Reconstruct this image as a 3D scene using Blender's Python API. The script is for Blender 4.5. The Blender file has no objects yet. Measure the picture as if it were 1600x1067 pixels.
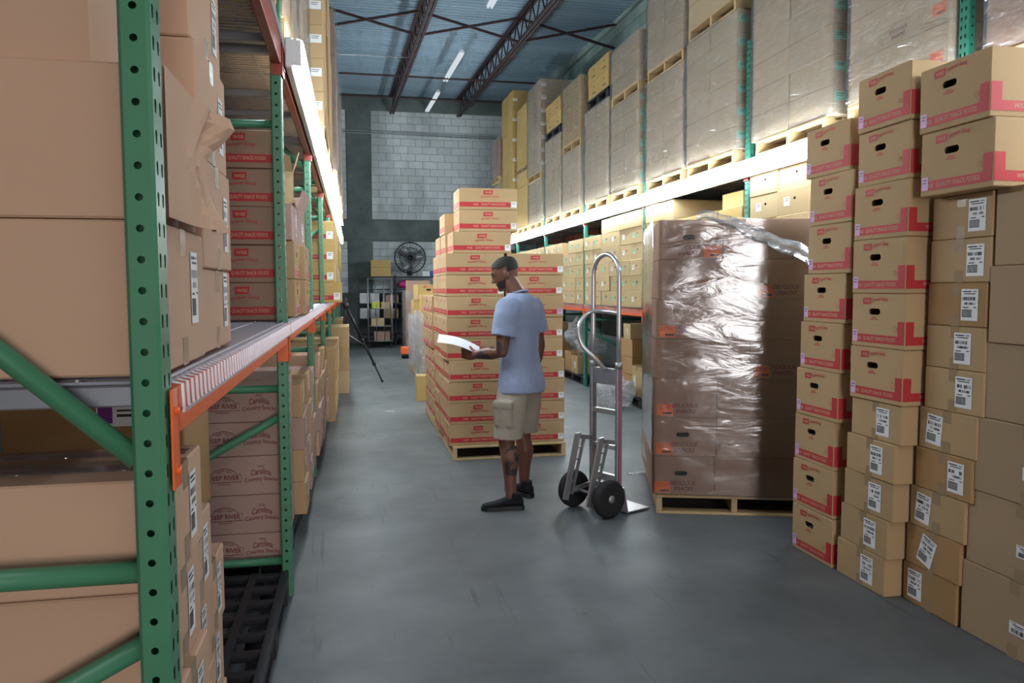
import bpy, bmesh, math, random
from mathutils import Vector, Matrix, noise
from mathutils.geometry import tessellate_polygon
random.seed(7)
PI = math.pi
SC = bpy.context.scene
COL = SC.collection

# ------------------------------------------------------------------ camera
cam_d = bpy.data.cameras.new('camera'); cam = bpy.data.objects.new('camera', cam_d); COL.objects.link(cam)
F_PX = 1230.0
cam_d.sensor_width = 36.0; cam_d.lens = 36.0 * F_PX / 1600.0; cam_d.clip_start = 0.05; cam_d.clip_end = 200
yaw = math.atan(247 / F_PX); pitch = math.atan(83 / F_PX); roll = -0.004
fw = Vector((math.sin(yaw) * math.cos(pitch), math.cos(yaw) * math.cos(pitch), -math.sin(pitch)))
r0 = Vector((math.cos(yaw), -math.sin(yaw), 0)); u0 = r0.cross(fw)
rr = r0 * math.cos(roll) + u0 * math.sin(roll); uu = -r0 * math.sin(roll) + u0 * math.cos(roll)
cam.matrix_world = Matrix(((rr.x, uu.x, -fw.x, 0), (rr.y, uu.y, -fw.y, 0), (rr.z, uu.z, -fw.z, 1.5), (0, 0, 0, 1)))
SC.camera = cam

# ------------------------------------------------------------------ world, lights, exposure
SC.view_settings.view_transform = 'Standard'; SC.view_settings.look = 'None'
SC.view_settings.gamma = 1.0; SC.view_settings.use_curve_mapping = False
SC.view_settings.exposure = 0.04
SC.cycles.max_bounces = 7; SC.cycles.diffuse_bounces = 4; SC.cycles.transparent_max_bounces = 10
W = bpy.data.worlds.new('world'); SC.world = W; W.use_nodes = True
W.node_tree.nodes['Background'].inputs[0].default_value = (0.75, 0.88, 1.0, 1)
W.node_tree.nodes['Background'].inputs[1].default_value = 0.25
TUBE_POWER = 58.0          # emission of the lit fluorescent tubes
CEIL_POWER = 0.75           # emission of the ceiling fixtures
def area(name, loc, rot, sx, sy, power, color):
    d = bpy.data.lights.new(name, 'AREA'); d.shape = 'RECTANGLE'; d.size = sx; d.size_y = sy; d.energy = power; d.color = color
    o = bpy.data.objects.new(name, d); COL.objects.link(o); o.location = loc; o.rotation_euler = rot
    return o
# daylight through the open loading door behind the camera, and an added area light for unseen high fixtures there
area('loading_door_daylight', (1.15, -6.3, 1.6), (PI / 2, 0, 0), 1.7, 2.7, 250, (1.0, 0.96, 0.94))
area('high_bay_daylight', (1.6, -1.6, 5.7), (0, 0, 0), 1.2, 6.0, 105, (0.93, 0.96, 1.0))

# ------------------------------------------------------------------ materials
def node_mat(name):
    m = bpy.data.materials.new(name); m.use_nodes = True
    nt = m.node_tree; b = nt.nodes['Principled BSDF']
    return m, nt, b
def simple(name, col, rough=0.6, metal=0.0, spec=0.4, vary=0.0, vscale=6.0, bump=0.0, bscale=80.0, objrand=0.0):
    m, nt, b = node_mat(name); N = nt.nodes; L = nt.links
    b.inputs['Base Color'].default_value = (*col, 1); b.inputs['Roughness'].default_value = rough
    b.inputs['Metallic'].default_value = metal; b.inputs['Specular IOR Level'].default_value = spec
    src = None
    if vary or objrand:
        hsv = N.new('ShaderNodeHueSaturation'); hsv.inputs['Color'].default_value = (*col, 1)
        add = N.new('ShaderNodeMath'); add.operation = 'ADD'; add.inputs[0].default_value = 1 - 0.5 * vary - 0.5 * objrand
        tc = N.new('ShaderNodeTexCoord')
        nz = N.new('ShaderNodeTexNoise'); nz.inputs['Scale'].default_value = vscale; nz.inputs['Detail'].default_value = 6
        L.new(tc.outputs['Object'], nz.inputs['Vector'])
        mu = N.new('ShaderNodeMath'); mu.operation = 'MULTIPLY'; mu.inputs[1].default_value = vary
        L.new(nz.outputs['Fac'], mu.inputs[0])
        oi = N.new('ShaderNodeObjectInfo'); mr = N.new('ShaderNodeMath'); mr.operation = 'MULTIPLY_ADD'
        mr.inputs[1].default_value = objrand
        L.new(oi.outputs['Random'], mr.inputs[0]); L.new(mu.outputs[0], mr.inputs[2])
        L.new(mr.outputs[0], add.inputs[1]); L.new(add.outputs[0], hsv.inputs['Value'])
        L.new(hsv.outputs['Color'], b.inputs['Base Color'])
    if bump:
        tc2 = N.new('ShaderNodeTexCoord'); n2 = N.new('ShaderNodeTexNoise'); n2.inputs['Scale'].default_value = bscale
        n2.inputs['Detail'].default_value = 4
        bp = N.new('ShaderNodeBump'); bp.inputs['Strength'].default_value = bump; bp.inputs['Distance'].default_value = 0.01
        L.new(tc2.outputs['Object'], n2.inputs['Vector']); L.new(n2.outputs['Fac'], bp.inputs['Height'])
        L.new(bp.outputs['Normal'], b.inputs['Normal'])
    return m
def emit(name, col, s):
    m = bpy.data.materials.new(name); m.use_nodes = True; nt = m.node_tree
    nt.nodes.remove(nt.nodes['Principled BSDF'])
    e = nt.nodes.new('ShaderNodeEmission'); e.inputs[0].default_value = (*col, 1); e.inputs[1].default_value = s
    nt.links.new(e.outputs[0], nt.nodes['Material Output'].inputs[0])
    return m
def film_mat(name, haze=0.16, gloss=0.35, scale=9.0, strength=0.6, fk=0.6, hcol=(0.8, 0.82, 0.84)):
    m = bpy.data.materials.new(name); m.use_nodes = True; nt = m.node_tree; N = nt.nodes; L = nt.links
    N.remove(N['Principled BSDF'])
    tr = N.new('ShaderNodeBsdfTransparent'); tr.inputs[0].default_value = (0.97, 0.97, 0.97, 1)
    gl = N.new('ShaderNodeBsdfGlossy'); gl.inputs['Roughness'].default_value = 0.12; gl.inputs[0].default_value = (0.9, 0.92, 0.95, 1)
    df = N.new('ShaderNodeBsdfDiffuse'); df.inputs[0].default_value = (*hcol, 1)
    tc = N.new('ShaderNodeTexCoord'); mp = N.new('ShaderNodeMapping'); mp.inputs['Scale'].default_value = (0.9, 0.9, 2.6)
    nz = N.new('ShaderNodeTexNoise'); nz.inputs['Scale'].default_value = scale; nz.inputs['Detail'].default_value = 5; nz.inputs['Distortion'].default_value = 1.4
    L.new(tc.outputs['Object'], mp.inputs['Vector']); L.new(mp.outputs['Vector'], nz.inputs['Vector'])
    bp = N.new('ShaderNodeBump'); bp.inputs['Strength'].default_value = strength; bp.inputs['Distance'].default_value = 0.03
    L.new(nz.outputs['Fac'], bp.inputs['Height']); L.new(bp.outputs['Normal'], gl.inputs['Normal'])
    fr = N.new('ShaderNodeFresnel'); fr.inputs[0].default_value = 1.45; L.new(bp.outputs['Normal'], fr.inputs['Normal'])
    ma = N.new('ShaderNodeMath'); ma.operation = 'MULTIPLY_ADD'; ma.inputs[1].default_value = fk; ma.inputs[2].default_value = gloss * 0.12
    L.new(fr.outputs[0], ma.inputs[0])
    hz = N.new('ShaderNodeMapRange'); hz.inputs['From Min'].default_value = 0.38; hz.inputs['From Max'].default_value = 0.72
    hz.inputs['To Min'].default_value = haze * 0.45; hz.inputs['To Max'].default_value = haze * 1.8
    L.new(nz.outputs['Fac'], hz.inputs['Value'])
    m1 = N.new('ShaderNodeMixShader'); L.new(hz.outputs[0], m1.inputs[0]); L.new(tr.outputs[0], m1.inputs[1]); L.new(df.outputs[0], m1.inputs[2])
    m2 = N.new('ShaderNodeMixShader'); L.new(ma.outputs[0], m2.inputs[0]); L.new(m1.outputs[0], m2.inputs[1]); L.new(gl.outputs[0], m2.inputs[2])
    L.new(m2.outputs[0], N['Material Output'].inputs[0])
    return m
def concrete_floor():
    m, nt, b = node_mat('concrete_floor'); N = nt.nodes; L = nt.links
    tc = N.new('ShaderNodeTexCoord')
    n1 = N.new('ShaderNodeTexNoise'); n1.inputs['Scale'].default_value = 0.8; n1.inputs['Detail'].default_value = 8; n1.inputs['Roughness'].default_value = 0.62
    L.new(tc.outputs['Object'], n1.inputs['Vector'])
    cr = N.new('ShaderNodeValToRGB'); cr.color_ramp.elements[0].position = 0.3; cr.color_ramp.elements[1].position = 0.72
    cr.color_ramp.elements[0].color = (0.060, 0.067, 0.071, 1); cr.color_ramp.elements[1].color = (0.155, 0.168, 0.173, 1)
    L.new(n1.outputs['Fac'], cr.inputs[0])
    # scuffs: two sets of thin dark streaks
    col = cr.outputs['Color']
    for ang, sc, th in ((0.7, 2.2, 0.69), (-1.1, 1.7, 0.69), (1.6, 1.3, 0.685), (-0.4, 1.0, 0.69)):
        mp = N.new('ShaderNodeMapping'); mp.inputs['Rotation'].default_value = (0, 0, ang); mp.inputs['Scale'].default_value = (sc * 9, sc * 0.55, 1)
        L.new(tc.outputs['Object'], mp.inputs['Vector'])
        ns = N.new('ShaderNodeTexNoise'); ns.inputs['Scale'].default_value = 1.0; ns.inputs['Detail'].default_value = 3; ns.inputs['Distortion'].default_value = 1.1
        L.new(mp.outputs['Vector'], ns.inputs['Vector'])
        mr = N.new('ShaderNodeMapRange'); mr.inputs['From Min'].default_value = th; mr.inputs['From Max'].default_value = th + 0.05; mr.inputs['To Max'].default_value = 0.55
        L.new(ns.outputs['Fac'], mr.inputs['Value'])
        mx = N.new('ShaderNodeMix'); mx.data_type = 'RGBA'; mx.inputs['B'].default_value = (0.04, 0.043, 0.045, 1)
        L.new(mr.outputs[0], mx.inputs['Factor']); L.new(col, mx.inputs['A']); col = mx.outputs['Result']
    # dark spots
    nv = N.new('ShaderNodeTexNoise'); nv.inputs['Scale'].default_value = 5.5; nv.inputs['Detail'].default_value = 2
    L.new(tc.outputs['Object'], nv.inputs['Vector'])
    mr = N.new('ShaderNodeMapRange'); mr.inputs['From Min'].default_value = 0.70; mr.inputs['From Max'].default_value = 0.78; mr.inputs['To Max'].default_value = 0.6
    L.new(nv.outputs['Fac'], mr.inputs['Value'])
    mx = N.new('ShaderNodeMix'); mx.data_type = 'RGBA'; mx.inputs['B'].default_value = (0.05, 0.055, 0.055, 1)
    L.new(mr.outputs[0], mx.inputs['Factor']); L.new(col, mx.inputs['A']); L.new(mx.outputs['Result'], b.inputs['Base Color'])
    n2 = N.new('ShaderNodeTexNoise'); n2.inputs['Scale'].default_value = 3.0; n2.inputs['Detail'].default_value = 5
    L.new(tc.outputs['Object'], n2.inputs['Vector'])
    mr2 = N.new('ShaderNodeMapRange'); mr2.inputs['To Min'].default_value = 0.36; mr2.inputs['To Max'].default_value = 0.62
    L.new(n2.outputs['Fac'], mr2.inputs['Value']); L.new(mr2.outputs[0], b.inputs['Roughness'])
    b.inputs['Specular IOR Level'].default_value = 0.4
    n3 = N.new('ShaderNodeTexNoise'); n3.inputs['Scale'].default_value = 60; L.new(tc.outputs['Object'], n3.inputs['Vector'])
    bp = N.new('ShaderNodeBump'); bp.inputs['Strength'].default_value = 0.05; L.new(n3.outputs['Fac'], bp.inputs['Height']); L.new(bp.outputs['Normal'], b.inputs['Normal'])
    return m
def stained(name, c0, c1, scale, lo=0.35, hi=0.68, rough=0.85, stretch=(1, 1, 1), objrand=0.0, bump=0.15):
    m, nt, b = node_mat(name); N = nt.nodes; L = nt.links
    ge = N.new('ShaderNodeNewGeometry'); mp = N.new('ShaderNodeMapping'); mp.inputs['Scale'].default_value = stretch
    L.new(ge.outputs['Position'], mp.inputs['Vector'])
    nz = N.new('ShaderNodeTexNoise'); nz.inputs['Scale'].default_value = scale; nz.inputs['Detail'].default_value = 7; nz.inputs['Roughness'].default_value = 0.6
    L.new(mp.outputs['Vector'], nz.inputs['Vector'])
    cr = N.new('ShaderNodeValToRGB'); cr.color_ramp.elements[0].position = lo; cr.color_ramp.elements[1].position = hi
    cr.color_ramp.elements[0].color = (*c0, 1); cr.color_ramp.elements[1].color = (*c1, 1)
    L.new(nz.outputs['Fac'], cr.inputs[0])
    hsv = N.new('ShaderNodeHueSaturation'); oi = N.new('ShaderNodeObjectInfo')
    ma = N.new('ShaderNodeMath'); ma.operation = 'MULTIPLY_ADD'; ma.inputs[1].default_value = objrand; ma.inputs[2].default_value = 1 - objrand / 2
    L.new(oi.outputs['Random'], ma.inputs[0]); L.new(ma.outputs[0], hsv.inputs['Value'])
    L.new(cr.outputs['Color'], hsv.inputs['Color']); L.new(hsv.outputs['Color'], b.inputs['Base Color'])
    b.inputs['Roughness'].default_value = rough
    n2 = N.new('ShaderNodeTexNoise'); n2.inputs['Scale'].default_value = 40; L.new(ge.outputs['Position'], n2.inputs['Vector'])
    bp = N.new('ShaderNodeBump'); bp.inputs['Strength'].default_value = bump; bp.inputs['Distance'].default_value = 0.02
    L.new(n2.outputs['Fac'], bp.inputs['Height']); L.new(bp.outputs['Normal'], b.inputs['Normal'])
    return m

M = {}
M['floor'] = concrete_floor()
M['block'] = stained('painted_block', (0.50, 0.55, 0.56), (0.80, 0.86, 0.87), 0.5, stretch=(1.6, 1.6, 0.5), lo=0.36, hi=0.52, objrand=0.16)
M['wallblock'] = stained('teal_grey_block', (0.20, 0.30, 0.28), (0.40, 0.52, 0.48), 1.2, objrand=0.28, bump=0.4)
M['mortar'] = simple('mortar', (0.16, 0.18, 0.18), 0.9)
M['darkband'] = stained('grey_concrete', (0.10, 0.125, 0.12), (0.20, 0.235, 0.225), 1.3, objrand=0.0)
M['plaster'] = stained('smeared_plaster', (0.17, 0.24, 0.22), (0.36, 0.45, 0.41), 0.9, lo=0.3, hi=0.7, objrand=0.12, bump=0.5)
M['deck'] = stained('galvanised_deck', (0.15, 0.235, 0.30), (0.31, 0.43, 0.52), 0.35, stretch=(0.4, 2.2, 1), lo=0.3, hi=0.7, rough=0.45, bump=0.02)
M['joist'] = simple('maroon_steel', (0.045, 0.022, 0.022), 0.55, vary=0.3)
M['conduit'] = simple('conduit', (0.5, 0.53, 0.55), 0.4, 0.6)
M['green'] = simple('green_paint', (0.062, 0.215, 0.115), 0.36, vary=0.35, vscale=9, spec=0.5)
M['teal'] = simple('teal_paint', (0.03, 0.19, 0.13), 0.4, vary=0.3, vscale=9)
M['orange'] = simple('orange_paint', (0.80, 0.13, 0.025), 0.42, vary=0.25, vscale=14)
M['redbeam'] = simple('red_brown_paint', (0.36, 0.065, 0.045), 0.4, vary=0.3, vscale=10)
M['wire'] = simple('zinc_wire', (0.55, 0.54, 0.60), 0.35, 0.6)
M['darkvoid'] = simple('dark_steel', (0.06, 0.06, 0.065), 0.6)
M['steel'] = simple('grey_steel', (0.32, 0.33, 0.37), 0.4, 0.5)
def card(name, col, vary=0.12, objrand=0.10): return simple(name, col, 0.78, spec=0.25, vary=vary, vscale=2.2, bump=0.04, bscale=25, objrand=objrand)
M['tan'] = card('cardboard_tan', (0.44, 0.295, 0.155))
M['drab'] = card('cardboard_drab', (0.37, 0.255, 0.155))
M['pink'] = card('cardboard_pink', (0.54, 0.34, 0.23), objrand=0.05)
M['mauve'] = card('cardboard_mauve', (0.40, 0.265, 0.225))
M['brown'] = card('cardboard_brown', (0.37, 0.215, 0.095))
M['yellow'] = card('cardboard_yellow', (0.47, 0.32, 0.12))
M['pale'] = card('cardboard_pale', (0.50, 0.37, 0.20))
M['greige'] = card('cardboard_greige', (0.46, 0.355, 0.235))
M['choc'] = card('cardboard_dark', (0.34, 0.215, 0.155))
M['void'] = simple('carton_inside', (0.06, 0.04, 0.025), 0.9)  # hand-hole pocket: its inner shade is put into this dark colour
M['red'] = simple('red_print', (0.46, 0.028, 0.032), 0.6)
M['crimson'] = simple('crimson_print', (0.17, 0.016, 0.032), 0.6)
M['cream'] = simple('cream_print', (0.55, 0.33, 0.21), 0.7)
M['white'] = simple('white_paper', (0.80, 0.80, 0.80), 0.6)
M['lilac'] = simple('lilac_sticker', (0.62, 0.42, 0.66), 0.6)
M['mint'] = simple('mint_sticker', (0.25, 0.62, 0.45), 0.6)
M['ink'] = simple('black_ink', (0.03, 0.03, 0.035), 0.6)
M['orangelabel'] = simple('orange_sticker', (0.85, 0.17, 0.03), 0.55)
M['purple'] = simple('purple_ink', (0.20, 0.03, 0.25), 0.6)
M['tape'] = simple('packing_tape', (0.34, 0.23, 0.13), 0.25, spec=0.5)
M['clearT'] = film_mat('clear_tape', 0.05, 1.0, 14, 0.4)
M['wood'] = simple('pallet_wood', (0.50, 0.36, 0.19), 0.75, vary=0.35, vscale=7, objrand=0.15)
M['blackpl'] = simple('black_plastic', (0.018, 0.017, 0.022), 0.5)
M['film'] = film_mat('stretch_film', 0.09, 0.45, 7.0, 0.85, 0.65)
M['filmclear'] = film_mat('stretch_film_clear', 0.02, 0.35, 3.5, 0.17, 0.95)
M['filmhazy'] = film_mat('stretch_film_bunched', 0.30, 0.6, 20.0, 0.9)
M['filmtail'] = film_mat('stretch_film_tail', 0.22, 0.3, 12.0, 0.4, 0.5)
M['tube'] = emit('lit_tube', (0.82, 0.93, 1.0), TUBE_POWER)
M['ceiltube'] = emit('ceiling_tube', (0.85, 0.95, 1.0), CEIL_POWER)
M['enamel'] = simple('white_enamel', (0.78, 0.80, 0.82), 0.35)
M['alu'] = simple('aluminium', (0.62, 0.62, 0.64), 0.3, 0.85, vary=0.15, vscale=20)
M['alud'] = simple('worn_aluminium', (0.40, 0.40, 0.42), 0.42, 0.8, vary=0.25, vscale=20)
M['rubber'] = simple('tyre_rubber', (0.014, 0.014, 0.016), 0.7)
M['black'] = simple('black_metal', (0.012, 0.012, 0.014), 0.45)
M['skin'] = simple('skin', (0.135, 0.056, 0.034), 0.52, vary=0.18, vscale=9)
M['hair'] = simple('hair', (0.014, 0.009, 0.008), 0.75)
M['tattoo'] = simple('tattooed_skin', (0.032, 0.02, 0.022), 0.5)
M['shirt'] = simple('blue_shirt', (0.265, 0.32, 0.46), 0.9, spec=0.1, vary=0.25, vscale=7, bump=0.12, bscale=14)
M['shorts'] = simple('khaki_shorts', (0.31, 0.27, 0.22), 0.9, spec=0.1, vary=0.18, vscale=8, bump=0.1, bscale=20)
M['shoe'] = simple('black_shoe', (0.010, 0.010, 0.012), 0.75, spec=0.2)
M['magenta'] = simple('magenta_plastic', (0.6, 0.04, 0.2), 0.5)
M['bluep'] = simple('blue_box', (0.03, 0.10, 0.5), 0.5)
M['yellowp'] = simple('yellow_plastic', (0.5, 0.55, 0.05), 0.5)
M['cyan'] = simple('cyan_tape', (0.15, 0.55, 0.5), 0.4)

# ------------------------------------------------------------------ mesh helpers
class MB:
    def __init__(s): s.v = []; s.f = []; s.m = []
    def add(s, vs, fs, mi=0):
        o = len(s.v); s.v += [tuple(p) for p in vs]; s.f += [tuple(i + o for i in f) for f in fs]; s.m += [mi] * len(fs); return s
    def box(s, x0, x1, y0, y1, z0, z1, mi=0):
        return s.add([(x0, y0, z0), (x1, y0, z0), (x1, y1, z0), (x0, y1, z0), (x0, y0, z1), (x1, y0, z1), (x1, y1, z1), (x0, y1, z1)],
                     [(0, 3, 2, 1), (4, 5, 6, 7), (0, 1, 5, 4), (1, 2, 6, 5), (2, 3, 7, 6), (3, 0, 4, 7)], mi)
    def cham(s, x0, x1, y0, y1, z0, z1, c=0.004, mi=0, skip=()):
        X = (x0, x1); Y = (y0, y1); Z = (z0, z1); idx = {}; vs = []
        for i in (0, 1):
            for j in (0, 1):
                for k in (0, 1):
                    cx = c if i == 0 else -c; cy = c if j == 0 else -c; cz = c if k == 0 else -c
                    for a, p in (('x', (X[i], Y[j] + cy, Z[k] + cz)), ('y', (X[i] + cx, Y[j], Z[k] + cz)), ('z', (X[i] + cx, Y[j] + cy, Z[k]))):
                        idx[(i, j, k, a)] = len(vs); vs.append(p)
        g = lambda i, j, k, a: idx[(i, j, k, a)]
        fs = []
        for i in (0, 1):
            q = [g(i, 0, 0, 'x'), g(i, 1, 0, 'x'), g(i, 1, 1, 'x'), g(i, 0, 1, 'x')]; fs.append(q if i else q[::-1])
            if not (i == 0 and '-y' in skip):
                q = [g(0, i, 0, 'y'), g(0, i, 1, 'y'), g(1, i, 1, 'y'), g(1, i, 0, 'y')]; fs.append(q if i else q[::-1])
            q = [g(0, 0, i, 'z'), g(1, 0, i, 'z'), g(1, 1, i, 'z'), g(0, 1, i, 'z')]; fs.append(q if i else q[::-1])
        for i in (0, 1):
            for j in (0, 1):
                q = [g(i, j, 0, 'x'), g(i, j, 0, 'y'), g(i, j, 1, 'y'), g(i, j, 1, 'x')]; fs.append(q if (i != j) else q[::-1])
                q = [g(i, 0, j, 'x'), g(i, 1, j, 'x'), g(i, 1, j, 'z'), g(i, 0, j, 'z')]; fs.append(q[::-1] if (i != j) else q)
                q = [g(0, i, j, 'y'), g(1, i, j, 'y'), g(1, i, j, 'z'), g(0, i, j, 'z')]; fs.append(q if (i == j) == False else q[::-1])
                for k in (0, 1):
                    t = [g(i, j, k, 'x'), g(i, j, k, 'y'), g(i, j, k, 'z')]; fs.append(t if (i + j + k) % 2 else t[::-1])
        return s.add(vs, fs, mi)
    def tube(s, pts, r, n=8, mi=0, caps=True, closed=False):
        pts = [Vector(p) for p in pts]; N = len(pts); rs = r if isinstance(r, (list, tuple)) else [r] * N
        vs = []; prev = None
        for i, p in enumerate(pts):
            if closed: d = pts[(i + 1) % N] - pts[i - 1]
            else: d = pts[min(i + 1, N - 1)] - pts[max(i - 1, 0)]
            d.normalize()
            if prev is None: a = d.orthogonal().normalized()
            else:
                a = prev - d * prev.dot(d)
                a = a.normalized() if a.length > 1e-6 else d.orthogonal().normalized()
            prev = a; b = d.cross(a)
            for k in range(n):
                t = 2 * PI * k / n; vs.append(p + a * (math.cos(t) * rs[i]) + b * (math.sin(t) * rs[i]))
        fs = []
        for i in range(N if closed else N - 1):
            j = (i + 1) % N
            for k in range(n): fs.append((i * n + k, i * n + (k + 1) % n, j * n + (k + 1) % n, j * n + k))
        if caps and not closed: fs.append(tuple(range(n))[::-1]); fs.append(tuple((N - 1) * n + k for k in range(n)))
        return s.add(vs, fs, mi)
    def bar(s, p, q, w, h, mi=0):
        p = Vector(p); q = Vector(q); d = (q - p).normalized(); up = Vector((0, 0, 1))
        if abs(d.z) > 0.95: up = Vector((0, 1, 0))
        a = d.cross(up).normalized(); b = a.cross(d)
        vs = [e + a * (w / 2 * i) + b * (h / 2 * j) for e in (p, q) for i, j in ((-1, -1), (1, -1), (1, 1), (-1, 1))]
        return s.add(vs, [(0, 1, 2, 3)[::-1], (4, 5, 6, 7), (0, 1, 5, 4), (1, 2, 6, 5), (2, 3, 7, 6), (3, 0, 4, 7)], mi)
    def loft(s, rings, mi=0, caps=True):
        n = len(rings[0]); vs = [p for r in rings for p in r]; fs = []
        for i in range(len(rings) - 1):
            for k in range(n): fs.append((i * n + k, i * n + (k + 1) % n, (i + 1) * n + (k + 1) % n, (i + 1) * n + k))
        if caps: fs.append(tuple(range(n))[::-1]); fs.append(tuple((len(rings) - 1) * n + k for k in range(n)))
        return s.add(vs, fs, mi)
    def lathe(s, prof, n=20, axis='z', c=(0, 0, 0), mi=0):
        rings = []
        for r, h in prof:
            ring = []
            for k in range(n):
                t = 2 * PI * k / n; a, b = r * math.cos(t), r * math.sin(t)
                p = {'z': (a, b, h), 'x': (h, a, b), 'y': (b, h, a)}[axis]
                ring.append((p[0] + c[0], p[1] + c[1], p[2] + c[2]))
            rings.append(ring)
        return s.loft(rings, mi)
    def ell(s, c, rx, ry, rz, n=14, mi=0):
        rings = []
        for i in range(1, n // 2):
            t = PI * i / (n // 2); rings.append([(c[0] + rx * math.sin(t) * math.cos(2 * PI * k / n), c[1] + ry * math.sin(t) * math.sin(2 * PI * k / n), c[2] - rz * math.cos(t)) for k in range(n)])
        return s.loft(rings, mi)
    def quadxz(s, x0, x1, z0, z1, y=0.0, mi=0): return s.add([(x0, y, z0), (x1, y, z0), (x1, y, z1), (x0, y, z1)], [(0, 1, 2, 3)], mi)
    def mesh(s, name, mats, smooth=False):
        me = bpy.data.meshes.new(name); me.from_pydata(s.v, [], s.f)
        for m in mats: me.materials.append(M[m] if isinstance(m, str) else m)
        if len(mats) > 1: me.polygons.foreach_set('material_index', s.m)
        if smooth: me.polygons.foreach_set('use_smooth', [True] * len(s.f))
        me.update(); return me
    def build(s, name, mats, parent=None, smooth=False, loc=(0, 0, 0), rot=(0, 0, 0)):
        if not isinstance(mats, (list, tuple)): mats = [mats]
        return obj(name, s.mesh(name, mats, smooth), parent, loc, rot)
def obj(name, me, parent=None, loc=(0, 0, 0), rot=(0, 0, 0)):
    o = bpy.data.objects.new(name, me); COL.objects.link(o)
    o.parent = parent; o.location = loc; o.rotation_euler = rot
    return o
LABELS = {}
def tag(o, label, cat, group=None, kind=None):
    o['label'] = label; o['category'] = cat
    if group: o['group'] = group
    if kind: o['kind'] = kind
    LABELS.setdefault(label, []).append((o.name, group))
    return o
def thing(name, label, cat, loc=(0, 0, 0), rz=0.0, group=None):
    o = bpy.data.objects.new(name, None); COL.objects.link(o); o.location = loc; o.rotation_euler = (0, 0, rz); o.empty_display_size = 0.1
    return tag(o, label, cat, group)
def struct(o): o['kind'] = 'structure'; return o
def copy_tree(o, parent=None):
    c = o.copy(); COL.objects.link(c); c.parent = parent
    for ch in o.children: copy_tree(ch, c)
    return c
ORD = ['zeroth', 'first', 'second', 'third', 'fourth', 'fifth', 'sixth', 'seventh', 'eighth', 'ninth', 'tenth', 'eleventh', 'twelfth', 'thirteenth', 'fourteenth']
CACHE = {}

# ------------------------------------------------------------------ flat lettering
_dg = None
def text2d(s):
    k = ('t', s)
    if k in CACHE: return CACHE[k]
    cu = bpy.data.curves.new('lettering', 'FONT'); cu.body = s; cu.resolution_u = 2; cu.align_x = 'LEFT'; cu.offset = 0.014
    o = bpy.data.objects.new('lettering', cu); COL.objects.link(o)
    dg = bpy.context.evaluated_depsgraph_get(); dg.update()
    me = bpy.data.meshes.new_from_object(o.evaluated_get(dg))
    vs = [v.co.copy() for v in me.vertices]; fs = [tuple(p.vertices) for p in me.polygons]
    x0 = min(v.x for v in vs); x1 = max(v.x for v in vs); y0 = min(v.y for v in vs); y1 = max(v.y for v in vs)
    vs = [((v.x - x0) / (x1 - x0), (v.y - y0) / (y1 - y0)) for v in vs]
    bpy.data.objects.remove(o); bpy.data.curves.remove(cu); bpy.data.meshes.remove(me)
    CACHE[k] = (vs, fs); return CACHE[k]
def put_text(mb, s, x, z, w, h, y=0.0, mi=0, shear=0.0, arc=0.0, tilt=0.0):
    """lettering in the rectangle (x, z, w, h) of a face, optionally slanted, bowed or rising"""
    vs, fs = text2d(s)
    pts = []
    for a, b in vs:
        px = x + a * w + shear * b * h; pz = z + b * h + arc * (4 * a * (1 - a)) + tilt * a
        pts.append((px, y, pz))
    mb.add(pts, fs, mi)

# ------------------------------------------------------------------ cartons
def carton_mesh(size, mat, hole=None):
    key = ('c', tuple(round(a, 3) for a in size), mat, hole)
    if key in CACHE: return CACHE[key]
    sx, sy, sz = size; mb = MB(); c = min(0.004, sz * 0.03)
    if not hole: mb.cham(-sx / 2, sx / 2, -sy / 2, sy / 2, 0, sz, c)
    else:
        mb.cham(-sx / 2, sx / 2, -sy / 2, sy / 2, 0, sz, c, skip=('-y',))
        hx, hz, hw, hh, dep = hole
        outer = [(-sx / 2 + c, c), (sx / 2 - c, c), (sx / 2 - c, sz - c), (-sx / 2 + c, sz - c)]
        inner = []
        r = hh / 2
        for k in range(6): t = -PI / 2 + PI * k / 5; inner.append((hx + hw / 2 - r + r * math.cos(t), hz + r * math.sin(t)))
        for k in range(6): t = PI / 2 + PI * k / 5; inner.append((hx - hw / 2 + r + r * math.cos(t), hz + r * math.sin(t)))
        hole_l = inner[::-1]
        tris = tessellate_polygon([[Vector((a, b, 0)) for a, b in outer], [Vector((a, b, 0)) for a, b in hole_l]])
        P = outer + hole_l; fs = []
        for t in tris:
            a, b, cc = (Vector((P[i][0], P[i][1], 0)) for i in t)
            fs.append(tuple(t) if (b - a).cross(cc - a).z > 0 else tuple(t)[::-1])
        mb.add([(a, -sy / 2, b) for a, b in P], fs)
        n = len(inner)
        vs = [(a, -sy / 2, b) for a, b in inner] + [(a, -sy / 2 + 0.005, b) for a, b in inner]
        mb.add(vs, [(k, k + n, (k + 1) % n + n, (k + 1) % n) for k in range(n)])
        vs = [(a, -sy / 2 + 0.005, b) for a, b in inner] + [(a, -sy / 2 + dep, b) for a, b in inner]
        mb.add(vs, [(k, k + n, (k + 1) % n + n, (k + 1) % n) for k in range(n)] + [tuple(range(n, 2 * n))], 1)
    me = mb.mesh('carton', [mat, 'void']); CACHE[key] = me; return me
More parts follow.
